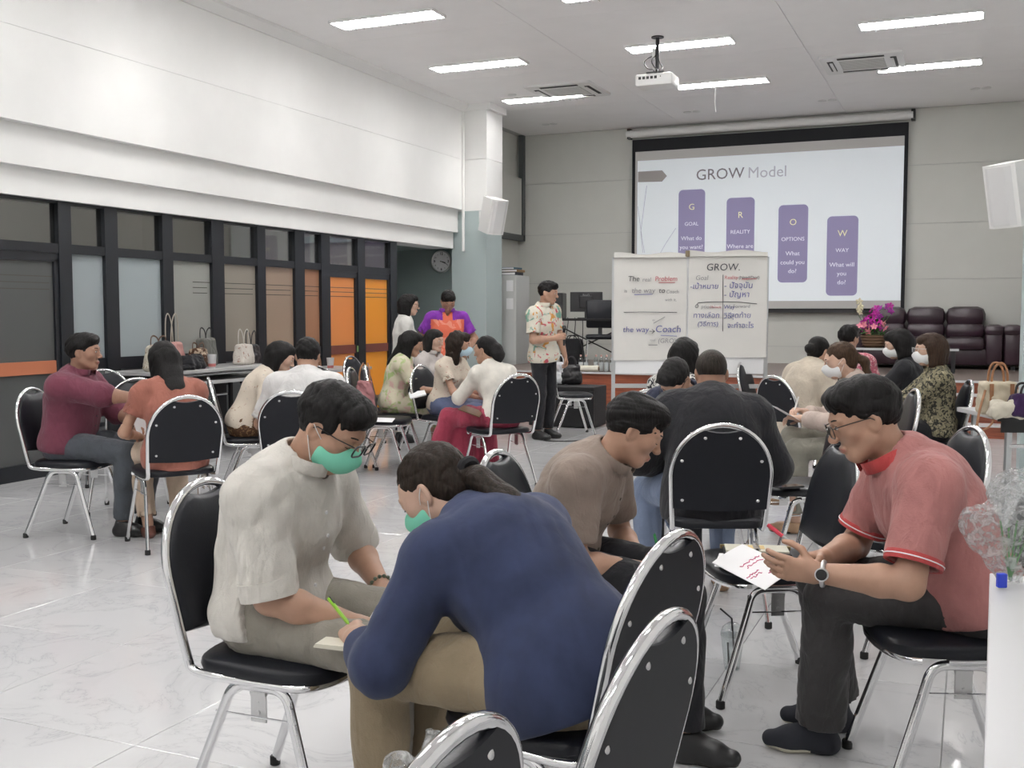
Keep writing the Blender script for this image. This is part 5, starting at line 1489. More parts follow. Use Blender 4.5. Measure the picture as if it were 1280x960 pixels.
        for sg in (-1, 1):
            for z0, z1 in ((-.020, .012), (-.088, -.026)):
                MB().tube(smooth_path([hp((sg * .066, .022, z0)), hp((sg * .079, .006, (z0 + z1) / 2)), hp((sg * .084, -.014, z1))], 2), .0014 * S, 5).build('ear_loop', M_WHPL, mo)
    if glasses:
        go = MB(); gm = glasses; gth = .0027 if gm is M_BLKPL else .0018; gy = .012 if mask else 0.0
        for sg in (-1, 1):
            go.tube([hp((sg * (.0335 + x_), .111 + gy - .16 * max(0, x_), -.002 + gy * .7 + z_)) for x_, z_ in rrect(.050, .036, .011, 4)], gth * S, 6, True)
            go.tube([hp((sg * .058, .106 + gy, .010 + gy * .7)), hp((sg * .072, .060, .012)), hp((sg * .078, -.002, .010)), hp((sg * .080, -.022, -.008))], .0017 * S, 6)
        go.tube([hp((-.010, .112 + gy, .004 + gy * .7)), hp((0, .115 + gy, .007 + gy * .7)), hp((.010, .112 + gy, .004 + gy * .7))], .0017 * S, 6)
        gl = go.build('glasses', gm, T, True)
    if watch:
        sg = watch[0]; c = wrp[sg] - unit(wrp[sg] - el[sg]) * .02 * S; ax = unit(wrp[sg] - el[sg]); zz = HRm[sg][:, 2]; zz = unit(zz - ax * (zz @ ax)); xx = np.cross(ax, zz); r_ = .0325 * S
        wo = MB().tube([c + (xx * math.cos(t) + zz * math.sin(t)) * r_ for t in np.linspace(0, 2 * math.pi, 25)[:-1]], .0075 * S, 8, True, flat=(tuple(float(q_) for q_ in unit(np.cross(ax, ax + zz) * 0 + zz)), 1.0)).build('watch_band', watch[1], T, True)
        side_ = unit(np.array(watch[3], float) - ax * (np.array(watch[3], float) @ ax)) if len(watch) > 3 else zz
        if watch[2]: 
            MB().tube([c + side_ * r_ * .9, c + side_ * (r_ + .012 * S)], .019 * S, 18).build('watch_case', watch[1], wo, True); MB().tube([c + side_ * (r_ + .0121 * S), c + side_ * (r_ + .0135 * S)], .0155 * S, 18).build('watch_dial', watch[2], wo)
    info = dict(T=T, wrist=wrp, hand=HRm, S=S, head=hp, HR=HR, top=topo, NB=NB, P0=P0, fw=fw2, up=up2, xs=xs, front=on_front, el=el)
    bpy.context.view_layer.update() if False else None
    return info
def grip(info, sg, p=(0, .10, -.03)):
    """world point in a figure's hand, and the figure's frame"""
    q_ = info['wrist'][sg] + info['hand'][sg] @ (np.array(p) * info['S'])
    T = info['T']; return Matrix.Translation(T.location) @ Euler(T.rotation_euler).to_matrix().to_4x4() @ Vector(q_)
# ================================================================== PEOPLE
def CHR(k): return CHAIRS[k][:3]
F = fabric
M_CREAM = F('cream_shirt_cloth', (0.60, 0.575, 0.53)); M_KHAKI_G = F('grey_khaki_cloth', (0.27, 0.25, 0.215))
M_NAVY = F('navy_knit', (0.028, 0.037, 0.080), .2, 500, .95, .05, .1); M_KHAKI = F('khaki_cloth', (0.26, 0.205, 0.135))
M_TAUPE = F('taupe_cloth', (0.235, 0.185, 0.155)); M_BLKC = F('black_cloth', (0.014, 0.014, 0.017)); M_CHAR = F('charcoal_cloth', (0.045, 0.043, 0.044))
M_PINK = F('pink_polo_cloth', (0.36, 0.155, 0.145)); M_RED = F('red_collar_cloth', (0.42, 0.06, 0.06))
M_SHOEB = mat('black_leather_shoe', (0.012, 0.012, 0.013), .35)
M_TAN = mat('tan_shoe', (0.36, 0.23, 0.14), .6)
I = {}
def LC(place, u, v, d):
    """a point d ahead of the viewer at (u, v), in the frame of someone sitting at place"""
    x, y = W(place[0], place[1]); w = AHEAD(u, v, d) - Vector((x, y, 0))
    q = Matrix.Rotation(-TURN(place[2]), 3, 'Z') @ w
    return (q.x, q.y, q.z)
u, d, p = c = CHR('beige')
I['beige'] = figure('masked man in a cream shirt and dark glasses, looking down at a notebook', u, d, p, tone=2, lean=-2, hunch=23, head=(-2, 33, 0), girth=1.08, size=1.03, pelvis_y=-.075, trunk=.83, cuff=(M_CREAM, .045),
    rh=LC(c, 446, 781, 2.74), lh=LC(c, 478, 735, 3.02), rpole=(.5, -.75, -.8), lpole=(-.8, -.4, -.6), hand_curl=(25, 30), palm=((-.5, .1, -1), (.3, 0, -1)), top=M_CREAM, sleeve=.98, loose=.020, legs=M_KHAKI_G, shoes=M_SHOEB,
    hair='short', mask='green', glasses=M_BLKPL, detail=2, placket=M_PAPER, wr_amp=.005, rk=(.13, .36, .525), lk=(-.16, .36, .525), expr=1)
u, d, p = CHR('blue'); p = -34; c = (u, d, p)
I['blue'] = figure('woman in a navy sweater and khaki trousers leaning forward to write', u, d, p, female=True, tone=1, lean=34, hunch=20, side=-9, head=(-30, 36, 0), girth=1.24, size=1.04, neck_f=.1,
    lh=LC(c, 445, 796, 2.62), rh=LC(c, 480, 770, 2.95), rpole=(.9, .1, -.6), lpole=(-.6, -.3, -.9), hand_curl=(50, 50), palm=((-.4, 0, -1), (.5, .2, -1)), top=M_NAVY, sleeve=1.48, loose=.020, collar=True, legs=M_KHAKI, shoes=M_SHOEB, top_len=.05,
    hair='pony', hair_mat=hairm('dark_brown_hair', (0.022, 0.015, 0.011)), tail=[(0, -.105, -.01), (.01, -.06, -.01), (.04, -.15, -.055), (.07, -.24, -.12), (.09, -.33, -.20)], hairband=((0, -.118, -.008), (0.1, -1, -.2)), mask='green', detail=2, wr_amp=.0028, rk=(-.10, .42, .55), lk=(-.33, .27, .55), ra=(-.12, .40, .085), la=(-.33, .25, .085), foot=(-35, -45), expr=1, pelvis_y=-.06)
u, d, p = c = CHR('taupe')
I['taupe'] = figure('man in a taupe short-sleeved shirt bent over his lap, in profile', u, d, p, tone=2, lean=10, hunch=24, head=(-22, 28, 0), girth=1.0, size=1.0, pelvis_y=-.075, trunk=.77,
    rh=LC(c, 808, 712, 3.36), lh=LC(c, 800, 700, 3.56), rpole=(.5, -.8, -.7), lpole=(-.8, -.4, -.5), hand_curl=(30, 30), palm=((-.6, 0, -1), (.6, 0, -1)), top=M_TAUPE, sleeve=.74, loose=.020, legs=M_BLKC, shoes=M_SHOEB, hair='short', detail=2, wr_amp=.004, placket=mat('brown_button', (.1, .07, .05), .4), expr=1, ra=(.16, .42, .085), rk=(.16, .40, .525))
u, d, p = c = CHR('pink')
I['pink'] = figure('man in a pink polo shirt and glasses holding papers and a red pen', u, d, p, tone=2, lean=20, hunch=13, head=(2, 20, 0), girth=1.10, size=1.06, pelvis_y=-.07, cuff=(M_RED, .022, M_PAPER),
    rh=LC(c, 1030, 697, 3.16), lh=LC(c, 1020, 716, 2.93), rpole=(.8, -.2, -.8), lpole=(-.6, -.6, -.9), hand_curl=(60, 22), palm=((-.8, .1, -.7), (.9, .1, .2)), hand_dir=((-.3, 1, -.1), (.1, 1, .12)), top=M_PINK, collar_mat=M_RED, sleeve=.80, loose=.020, legs=M_CHAR, shoes=mat('dark_navy_canvas', (.014, .016, .024), .8), sock=mat('cream_rubber_sole', (.55, .52, .42), .6),
    hair='short', glasses=mat('dark_metal_frame', (.05, .045, .04), .3, .6), hem_r=.078, watch=(-1, M_STEEL, mat('dark_dial', (.02, .02, .02), .2), (-.9, -.25, .1)), detail=2, wr_amp=.0045, rk=(.27, .30, .535), lk=(.06, .32, .535), ra=(.37, .22, .10), la=(.18, .31, .085), foot=(15, 8))
u, d, p = CHR('hoodie')
I['hoodie'] = figure('man with a shaved head in a black hoodie seen from behind', u, d, p, tone=3, lean=18, hunch=8, side=3, head=(0, 18, 0), girth=1.28, size=1.04, pelvis_y=.03, rh=(.16, .36, .66), lh=(-.20, .30, .66), top=M_BLKC, sleeve=1.9, loose=.028, legs=F('blue_denim', (0.16, 0.20, 0.29)), shoes=M_TAN, hair='buzz', hair_mat=hairm('cropped_hair', (0.030, 0.024, 0.020)), top_len=.10, lk=(-.28, .32, .53), la=(-.26, .30, .085), collar=True, collar_mat=M_PAPER)
u, d, p = CHR('navy')
I['navy'] = figure('dark-haired person in navy bowing the head, just beyond the black hoodie', u, d, p, tone=2, lean=22, hunch=14, head=(10, 48, 0), girth=1.2, size=1.02, top=F('dark_navy_cloth', (0.018, 0.022, 0.042)), sleeve=1.8, legs=M_BLKC, hair='short', detail=0, glasses=M_BLKPL, expr=1)
u, d, p = CHR('floral')
I['floral'] = figure('dark-haired person in a black and white patterned blouse, before the flip chart', u, d, p, female=True, tone=2, lean=8, hunch=6, head=(0, 10, 0), girth=1.1, size=1.0, top=printed('black_white_print', (0.50, 0.49, 0.46), [((0.02, 0.02, 0.025), 38, .50)], width=.02), sleeve=.8, collar=False, legs=M_BLKC, hair='bob', detail=0)
u, d, p = CHR('writer')
I['writer'] = figure('masked woman with a brown ponytail writing on a sheet, legs crossed', u, d, p, female=True, tone=1, lean=12, hunch=10, head=(4, 14, 0), girth=1.0, size=1.0, rh=(.06, .36, .76), lh=(-.08, .40, .73), hand_curl=(45, 40), top=F('dusty_pink_knit', (0.50, 0.41, 0.36)), sleeve=1.7, collar=False, loose=.02, legs=F('sage_trousers', (0.23, 0.22, 0.185)), shoes=M_TAN, hair='pony', hair_mat=hairm('brown_hair', (0.050, 0.028, 0.016)), tail=[(0, -.10, .02), (0, -.07, -.05), (0, -.09, -.14), (0, -.08, -.22)], mask='white', rk=(.02, .44, .60), lk=(-.10, .42, .535), ra=(-.12, .56, .27), la=(-.10, .42, .085), hem=.10, heel=True)
u, d, p = CHR('shawl')
I['shawl'] = figure('woman with tied black hair wrapped in a beige shawl, in profile', u, d, p, female=True, tone=2, lean=14, hunch=8, head=(-8, 12, 0), girth=1.12, size=1.0, top=F('beige_shawl', (0.52, 0.455, 0.37)), sleeve=1.6, collar=False, loose=.035, legs=F('sand_trousers', (0.40, 0.33, 0.25)), shoes=M_TAN, hair='bun', detail=0, top_len=.06)
u, d, p = CHR('olive')
I['olive'] = figure('masked woman with a brown bob in an olive patterned blouse', u, d, p, female=True, tone=1, lean=-2, hunch=6, head=(0, 4, 0), girth=1.06, size=1.0, rh=(.08, .32, .62), lh=(-.08, .33, .62), top=printed('olive_print', (0.20, 0.18, 0.115), [((0.03, 0.03, 0.025), 42, .50), ((0.32, 0.28, 0.19), 50, .60)], width=.02), sleeve=1.1, collar=False, legs=M_BLKC, hair='bob', hair_mat=hairm('chestnut_hair', (0.040, 0.022, 0.014)), mask='white', glasses=M_STEEL, pelvis_y=-.10)
u, d, p = CHR('blackt')
I['blackt'] = figure('masked woman in black with black hair, before the purple sofa', u, d, p, female=True, tone=1, lean=2, hunch=6, head=(-8, 14, 0), girth=1.1, size=1.03, top=M_BLKC, sleeve=1.6, collar=False, legs=M_BLKC, hair='bob', mask='white', detail=0, rh=(.05, .33, .80), lh=(-.10, .34, .80))
u, d, p = CHR('pinkpat')
I['pinkpat'] = figure('black-haired person in a pink patterned shirt seen from behind', u, d, p, tone=2, lean=4, hunch=4, head=(25, 6, 0), girth=1.12, size=1.05, top=printed('pink_batik', (0.42, 0.11, 0.15), [((0.60, 0.38, 0.38), 36, .52), ((0.20, 0.04, 0.08), 44, .6)]), sleeve=.8, legs=M_BLKC, hair='short', detail=0)
u, d, p = CHR('maroon')
I['maroon'] = figure('man in a maroon shirt holding out a sheet of paper, by the partition', u, d, p, tone=3, lean=6, hunch=4, head=(-10, 0, 0), girth=1.20, size=1.03, rh=(.08, .52, .86), lh=(-.06, .38, .70), rpole=(.9, -.2, -.5), hand_curl=(40, 40), top=F('maroon_cloth', (0.13, 0.034, 0.055)), sleeve=1.12, loose=.02, legs=F('slate_trousers', (0.062, 0.070, 0.082)), shoes=M_SHOEB, hair='short', detail=1, placket=M_BLKPL, rk=(.12, .40, .53), lk=(-.16, .42, .53), ra=(.10, .34, .085), la=(-.05, .40, .085))
u, d, p = CHR('terra')
I['terra'] = figure('woman in a terracotta blouse with long black hair seen from behind', u, d, p, female=True, tone=2, lean=10, hunch=8, head=(-10, 18, 0), girth=1.10, size=1.0, rh=(.10, .30, .66), lh=(-.14, .26, .64), top=F('terracotta_cloth', (0.30, 0.115, 0.085)), sleeve=.55, collar=False, loose=.018, legs=F('beige_trousers', (0.52, 0.405, 0.31)), shoes=mat('brown_sandal', (0.13, 0.045, 0.03), .4), hem=.12, hair='long', tail=[(0, -.080, -.03), (0, -.06, -.08), (.0, -.115, -.16), (.005, -.145, -.25), (.01, -.15, -.32)], detail=1, top_len=.05, ra=(.10, .22, .085), la=(-.09, .24, .085), heel=True)
u, d, p = CHR('white')
I['white'] = figure('man in a white shirt with black hair seen from behind', u, d, p, tone=2, lean=14, hunch=8, head=(-4, 16, 0), girth=1.16, size=1.03, top=F('white_shirt_cloth', (0.62, 0.61, 0.60)), sleeve=.9, loose=.02, legs=M_CHAR, shoes=M_SHOEB, hair='short', detail=1)
u, d, p = CHR('cream')
I['cream'] = figure('woman in a cream floral cardigan bending towards the white-shirted man', u, d, p, female=True, tone=1, lean=20, hunch=10, head=(14, 22, 0), girth=1.1, size=1.0, top=printed('cream_floral', (0.62, 0.55, 0.46), [((0.40, 0.27, 0.20), 30, .66), ((0.35, 0.36, 0.36), 36, .68)]), sleeve=1.5, collar=False, legs=printed('brown_print', (0.09, 0.045, 0.025), [((0.25, 0.15, 0.07), 50, .55)]), leg_kind='long_skirt', hair='bob', detail=0)
u, d, p = CHR('green')
I['green'] = figure('woman with long black hair in a pale green floral dress, in profile', u, d, p, female=True, tone=2, lean=8, hunch=8, head=(0, 16, 0), girth=1.02, size=1.0, rh=(.06, .34, .68), lh=(-.08, .36, .67), top=printed('green_floral', (0.60, 0.56, 0.42), [((0.36, 0.46, 0.20), 12, .53), ((0.60, 0.40, 0.36), 14, .58)], width=.08), sleeve=.7, collar=False, loose=.02, legs=MATS['green_floral'], leg_kind='skirt', shoes=mat('cream_shoe', (.55, .48, .38), .5), hair='long', tail=[(0, -.080, -.03), (0, -.06, -.08), (0, -.12, -.17), (0, -.16, -.28)], detail=1, heel=True)
u, d, p = CHR('elder')
I['elder'] = figure('elderly woman in a white blouse facing the long-haired woman', u, d, p, female=True, tone=1, lean=6, hunch=4, head=(6, 6, 0), girth=1.08, size=.98, top=F('off_white_cloth', (0.52, 0.48, 0.46)), sleeve=.9, collar=True, legs=M_BLKC, hair='bob', hair_mat=hairm('soft_black_hair', (0.016, 0.015, 0.015)), detail=1, shoes=M_SHOEB)
u, d, p = CHR('masked')
I['masked'] = figure('woman with wavy dark hair and a pale blue mask, in a cream floral top', u, d, p, female=True, tone=2, lean=10, hunch=6, head=(-20, 8, 8), girth=1.02, size=1.0, rh=(.06, .34, .66), lh=(-.08, .36, .66), top=printed('small_floral', (0.60, 0.53, 0.44), [((0.40, 0.15, 0.12), 48, .64)]), sleeve=.6, collar=False, legs=F('slate_blue_cloth', (0.09, 0.11, 0.19)), leg_kind='skirt', hair='wavy', hair_mat=hairm('dark_brown_hair'), mask='blue', detail=1)
u, d, p = CHR('red')
I['red'] = figure('woman in a white cardigan and long red skirt with a low bun', u, d, p, female=True, tone=2, lean=16, hunch=8, head=(-26, 8, 0), girth=1.0, size=1.0, rh=(.02, .36, .74), lh=(-.12, .40, .72), top=F('white_cardigan', (0.66, 0.63, 0.57)), sleeve=1.7, collar=False, legs=F('crimson_skirt', (0.27, 0.035, 0.065)), leg_kind='long_skirt', hair='bun', tail=[(0, -.11, -.01), (0, -.03, -.04), (0, -.04, -.09)], detail=1, lk=(-.22, .40, .53), la=(-.30, .50, .085))
x, y = W(503, 11.4, 0); I['stand_w'] = figure('standing woman with a black bob, glasses and a white blouse', 0, 0, 75, sit=False, loc=(x, y, 0), female=True, tone=1, size=.925, lean=4, head=(10, 6, 0), top=F('white_lace', (0.62, 0.61, 0.58)), sleeve=.6, collar=False, legs=M_BLKC, hair='bob', glasses=M_BLKPL, detail=1)
x, y = W(559, 12.0, 0); I['stand_m'] = figure('standing man in an orange and purple polo shirt, looking down', 0, 0, 172, sit=False, loc=(x, y, 0), tone=3, size=.965, lean=2, hunch=4, head=(-6, 32, 0), girth=1.02, yoke=F('purple_cloth', (0.20, 0.035, 0.34)), rh=(.24, .16, .95), lh=(-.22, .20, .98), top=printed('orange_polo', (0.74, 0.17, 0.10), [((0.80, 0.30, 0.22), 9, .56)]), collar_mat=F('purple_cloth', (0.20, 0.035, 0.34)), sleeve=.72, legs=M_CHAR, hair='short', detail=1, expr=1)
x, y = W(679, 11.72, 0); I['mic'] = figure('standing man in a white floral shirt speaking into a microphone', 0, 0, 128, sit=False, loc=(x, y, 0), tone=2, size=1.01, lean=2, hunch=4, side=6, head=(-18, 8, 0), rh=(.10, .24, 1.12), lh=(-.30, .08, .90), hand_curl=(75, 40), palm=((-1, .1, 0), (0, 0, -1)), hand_dir=((-.3, .9, .25), None), top=printed('white_hawaiian', (0.66, 0.63, 0.54), [((0.55, 0.10, 0.13), 12, .60), ((0.20, 0.38, 0.30), 10, .61), ((0.62, 0.30, 0.08), 13, .62)]), sleeve=.75, loose=.02, legs=M_BLKC, shoes=M_SHOEB, hair='short', detail=1, top_len=.02)
# ================================================================== SMALL THINGS
def blob(name, parent, m, fn, lo, hi, h=.008, seed=1, amp=0.0, freq=40):
    f = Field(lo, hi, h); fn(f)
    if amp: f.wrinkle(amp, freq, seed, (1, 1, .7))
    return link(name, np_mesh(name, [f.polygons()], m), parent)
def bag(label, loc, rz, w, dpt, h, m, handle=None, hm=None, soft=.02, seed=1, top_in=.8, hl=.16, extra=None, group='handbags on the folded table', name='handbag'):
    """soft-sided bag with two strap handles"""
    t = thing(name, label, 'bag', loc, rz, group)
    def fn(f):
        rr = min(dpt, h) * .22; f.box((0, 0, h * .5), (w/2 - rr, dpt/2 - rr, h * .5 - rr), rr, 0, 1 - top_in * .9); f.ell((0, 0, h * .38), (w * .42, dpt * .55, h * .36), k=.04)
        f.cut((0, 0, .003), (0, 0, -1))
    b = blob('bag_body', t, m, fn, (-w/2 - .05, -dpt - .04, -.02), (w/2 + .05, dpt + .04, h + .08), .008, seed, soft * .35, 45)
    MB().tube([(-(w/2 - dpt * .5) * top_in, 0, h - .015), ((w/2 - dpt * .5) * top_in, 0, h - .015)], .006, 6).build('zip', hm or m, b)
    if handle:
        for sy in (-1, 1):
            pts = [(-w * .22, sy * dpt * .2, h - .05), (-w * .20, sy * dpt * .24, h + hl * .6), (-w * .08, sy * dpt * .3, h + hl), (w * .08, sy * dpt * .3, h + hl), (w * .20, sy * dpt * .24, h + hl * .6), (w * .22, sy * dpt * .2, h - .05)]
            MB().tube(smooth_path(pts, 3), .008, 6, flat=((0, 1, 0), .5)).build('handle', handle, t, True)
    return t
def TY(u, x=TBX): return AT_X(u, 455, x).y
leather = lambda n, c: mat(n, c, .45)
BROWN = leather('brown_leather', (.10, .05, .025)); TANL = leather('tan_leather', (.30, .14, .065)); BLK = leather('black_leather_bag', (.012, .012, .014))
RZ = math.radians(-78)
bag('cream floral handbag with brown straps at the near end of the folded table', (TBX + .08, TY(190), T1), RZ, .34, .16, .24, printed('bag_floral', (.46, .43, .36), [((.22, .16, .11), 30, .58), ((.30, .20, .18), 40, .64)]), BROWN, BROWN, hl=.08)
bag('pink tote bag with long cream handles', (TBX - .10, TY(226), T1), RZ, .32, .13, .25, leather('dusty_pink_leather', (.48, .25, .23)), mat('cream_strap', (.40, .36, .30), .5), hl=.27, seed=3)
bag('flat black fabric pouch in front of the pink tote', (TBX + .16, TY(222), T1), RZ, .38, .15, .13, F('black_pouch', (.014, .014, .017)), None, seed=4, soft=.04)
bag('brown and cream striped bag beside the pink tote', (TBX + .02, TY(246), T1), RZ, .24, .14, .19, printed('brown_stripe_bag', (.34, .27, .20), [((.07, .035, .02), 16, .47)]), BROWN, hl=.05, seed=5)
bag('grey canvas tote standing upright', (TBX - .10, TY(268), T1), RZ, .28, .14, .28, F('grey_canvas', (.11, .11, .10)), BLK, hl=.10, seed=6)
bag('white floral handbag with a long strap', (TBX + .05, TY(300), T1), RZ, .28, .13, .21, printed('white_floral_bag', (.58, .54, .49), [((.34, .22, .18), 34, .62)]), mat('white_strap', (.52, .50, .46), .5), hl=.15, seed=7)
bag('black leather shoulder bag with a tall loop', (TBX - .06, TY(320), T1), RZ, .26, .13, .20, BLK, BLK, hl=.14, seed=8)
bag('pale pink plastic bag behind the bowed woman', (TBX, TY(349), T2), RZ, .24, .16, .25, mat('pink_plastic', (.55, .38, .34), .3), None, seed=9, soft=.05, group='bags on the far table')
bag('tan leather handbag on the far table behind the man in white', (TBX + .05, TY(384), T2), RZ, .34, .15, .20, TANL, BROWN, hl=.14, seed=10, group='bags on the far table')
cupb = MB().lathe([(.030, 0), (.032, .002), (.043, .13), (.045, .132), (.041, .130), (.031, .006)], 18).mesh('cup', mat('milky_plastic_cup', (.66, .67, .68), .3), True)
cupr = MB().lathe([(.0335, .015), (.036, .045), (.0365, .045), (.034, .015)], 18).mesh('print_band', mat('red_cup_print', (.50, .16, .15), .5), True)
for lab, u, z in (('plastic cup with a red print beside the floral handbags', 265, T1), ('plastic cup on the table by the orange doors', 413, T2)):
    t = thing('plastic_cup', lab, 'cup', (TBX + .20, TY(u, TBX + .2), z), 0, 'plastic cups on the tables'); link('cup', cupb, t); link('print_band', cupr, t)
# pink bag hanging on a chair back
px_, py_ = W(456, 9.20, .7)
t = bag('dusky pink bag hanging from the back of an empty chair', (px_, py_, .50), TURN(20), .17, .09, .30, F('dusky_pink_bag', (.33, .15, .155)), None, seed=12, soft=.04, group=None)
for s in (-1, 1): MB().tube(smooth_path([(s * .05, 0, .28), (s * .05, .0, .40), (s * .02, .02, .46)], 2), .008, 6).build('strap', TANL, t, True)
# papers: a thin sheet through four corner points
def sheet4(label, name, cat, pts, m=M_PAPER, th=.0018, group=None, bow=0.0):
    P = [Vector(p) for p in pts]; c = sum(P, Vector()) / 4
    n = (P[1] - P[0]).cross(P[3] - P[0]).normalized(); n = n if n.z > 0 else -n
    vs = []; N = 6
    for k in (0, 1):
        for j in range(N + 1):
            for i in range(N + 1):
                a, b = i / N, j / N; q_ = (P[0] * (1 - a) + P[1] * a) * (1 - b) + (P[3] * (1 - a) + P[2] * a) * b
                vs.append(q_ - c + n * (k * th + bow * (math.sin(math.pi * a) - .5))); 
    fs = []; w = N + 1; M_ = w * w
    for j in range(N):
        for i in range(N): k = j * w + i; fs += [(k, k + 1, k + w + 1, k + w), (M_ + k, M_ + k + w, M_ + k + w + 1, M_ + k + 1)]
    for i in range(N):
        for a, b in ((i, i + 1), (N * w + i, N * w + i + 1), (i * w, (i + 1) * w), (i * w + N, (i + 1) * w + N)): fs.append((a, b, M_ + b, M_ + a))
    t = thing(name, label, cat, c, 0, group); MB().add(vs, fs).build('sheet', m, t, True)
    def at(a, b, up=.003):
        q_ = (P[0] * (1 - a) + P[1] * a) * (1 - b) + (P[3] * (1 - a) + P[2] * a) * b; return q_ - c + n * (th + up + bow * (math.sin(math.pi * a) - .5))
    return t, at
A = AHEAD
INKP = mat('pink_ink', (.62, .08, .22), .6); INKB = mat('blue_ink', (.08, .10, .30), .6)
def scribble(t, at, a0, a1, b, m, seed, amp=.02, r=.0009):
    r_ = random.Random(seed); n = 16
    MB().tube([at(a0 + (a1 - a0) * i / n, b + amp * (r_.random() - .5) * 2, .0012) for i in range(n + 1)], r, 4).build('handwriting', m, t)
t, at = sheet4('sheet of paper with pink handwriting held by the man in the polo', 'paper_sheet', 'paper', [A(890, 703, 3.42), A(928, 680, 3.56), A(998, 711, 3.16), A(956, 737, 3.06)], bow=.004)
for a0, a1, b, sd in ((.25, .85, .42, 1), (.30, .80, .50, 2), (.05, .40, .66, 3), (.08, .38, .72, 4), (.45, .65, .80, 5)): scribble(t, at, a0, a1, b, INKP, sd, .022, .0013)
cx, cy = W(*CHAIRS['papers'][:2])
SZ = .489
def on_seat(u, v): return AT_H(u, v, SZ + .002)
sheet4('blank white paper lying on the left of the desk chair seat', 'paper_sheet', 'paper', [AT_H(893, 708, SZ + .001), AT_H(899, 692, SZ + .001), AT_H(934, 693, SZ + .001), AT_H(932, 714, SZ + .001)])
# open ring organiser
og = thing('organiser', 'open black ring organiser with cream pages on the chair seat', 'organiser', AT_H(946, 692, SZ), TURN(8))
MB().box((-.125, -.045, .0), (.125, .085, .010), .003).build('cover', BLK, og)
for s in (-1, 1): MB().box((s * .062 - .055, -.035, .010), (s * .062 + .055, .078, .018), .002).build('page_block', mat('cream_page', (.62, .60, .50), .8), og)
sk_ = MB().box((-.03, .0, .018), (.03, .06, .019)).build('sticker', mat('yellow_note', (.62, .46, .20), .7), og)
MB().box((-.012, .02, .019), (.012, .045, .0195)).build('picture', BROWN, sk_)
for k in range(6): MB().tube(arc((0, -.025 + .018 * k, .014), .012, 0, 180, 6, (0, 2)), .0016, 5).build('ring', M_STEEL, og)
for s in (-1, 1): MB().box((s * .125 - .008, .07, .0), (s * .125 + .008, .088, .014)).build('corner', mat('brass', (.55, .42, .2), .3, .8), og)
def pen(label, p0, p1, m, cap=None, r=.0048, tip=None):
    p0 = Vector(p0); p1 = Vector(p1); t = thing('pen', label, 'pen', p0, 0); v = p1 - p0
    MB().tube([(0, 0, 0), v * .93, v], [r, r, r * .3], 8).build('barrel', m, t, True)
    if cap: MB().tube([v * -.02, v * .42], r * 1.3, 8).build('cap', cap, t, True)
    MB().tube([v * .04 + Vector((0, 0, r * 1.4)), v * .28 + Vector((0, 0, r * 1.4))], r * .35, 5).build('clip', tip or cap or m, t)
    return t
pen('red-capped grey pen in the hand of the man in the polo', A(961, 657, 3.24), A(1004, 690, 3.14), mat('grey_barrel', (.36, .36, .36), .4), mat('red_cap', (.50, .02, .05), .4))
pen('lime green pen in the hand of the woman in navy', A(411, 748, 2.66), A(436, 780, 2.60), mat('lime_pen', (.25, .50, .03), .35), None, tip=M_BLKPL)
pen('green pen near the lap of the man in taupe', A(818, 668, 3.42), A(823, 690, 3.40), mat('dark_green_pen', (.02, .22, .06), .35))
_g = grip(I['writer'], 1, (0, .085, -.02)); pen('white pen in the hand of the masked writing woman', _g + Vector((.02, 0, .10)), _g + Vector((-.02, 0, -.045)), M_WHPL)
# notebook under the writing hand
nb = thing('notebook', 'small cream notebook on the knee of the man in the cream shirt', 'notebook', A(437, 806, 2.64), TURN(20))
for k in range(3): MB().box((-.075 + .002 * k, -.05, .004 * k), (.075 + .003 * k, .05, .004 * k + .0035)).build('page_block', mat('pad_page', (.68, .65, .55), .8), nb, rot=(0, 0, .03 * k))
sheet4('white sheet the two foreground people look at', 'paper_sheet', 'paper', [A(456, 784, 2.74), A(466, 766, 2.84), A(486, 770, 2.84), A(476, 790, 2.72)])
# sheets elsewhere
gm = grip(I['maroon'], -1, (0, .085, -.012)); rv = Vector((CY, SY, 0)); fv = Vector((-SY, CY, 0)); zv = Vector((0, 0, 1))
sheet4('sheet held out by the man in maroon', 'paper_sheet', 'paper', [gm + rv * -.075 + zv * .06 - fv * .02, gm + rv * .055 + zv * .12 - fv * .02, gm + rv * .12 + zv * -.05 - fv * .05, gm + rv * -.01 + zv * -.11 - fv * .05])
gw = grip(I['writer'], -1, (0, .085, .0))
sheet4('sheet the masked woman with a ponytail writes on', 'paper_sheet', 'paper', [gw + rv * -.11 + zv * .075 + fv * .06, gw + rv * -.10 + zv * .07 - fv * .10, gw + rv * .05 + zv * -.015 - fv * .09, gw + rv * .04 + zv * -.015 + fv * .07])
t, at = sheet4('papers in the lap of the woman in the pale green dress', 'paper_sheet', 'paper', [A(511, 492, 9.55), A(531, 489, 9.5), A(533, 494, 9.35), A(513, 499, 9.35)], th=.012)
sheet4('white paper on the seat of the chair with the pink bag', 'paper_sheet', 'paper', [AT_H(460, 527, .49), AT_H(468, 522, .49), AT_H(494, 523, .49), AT_H(490, 528, .49)])
sheet4('brown clipboard on the lap of the woman in the red skirt', 'clipboard', 'clipboard', [A(572, 512, 8.35), A(580, 507, 8.5), A(604, 515, 8.45), A(599, 522, 8.3)], BROWN, .006)
ph = thing('phone', 'black phone lying on an empty chair seat', 'phone', AT_H(986, 609, SZ), TURN(70)); MB().prism(rrect(.075, .15, .01), 0, .009).build('case', M_BLKPL, ph); MB().prism(rrect(.069, .144, .008), .009, .0095).build('screen', mat('phone_glass', (.01, .01, .012), .08), ph)
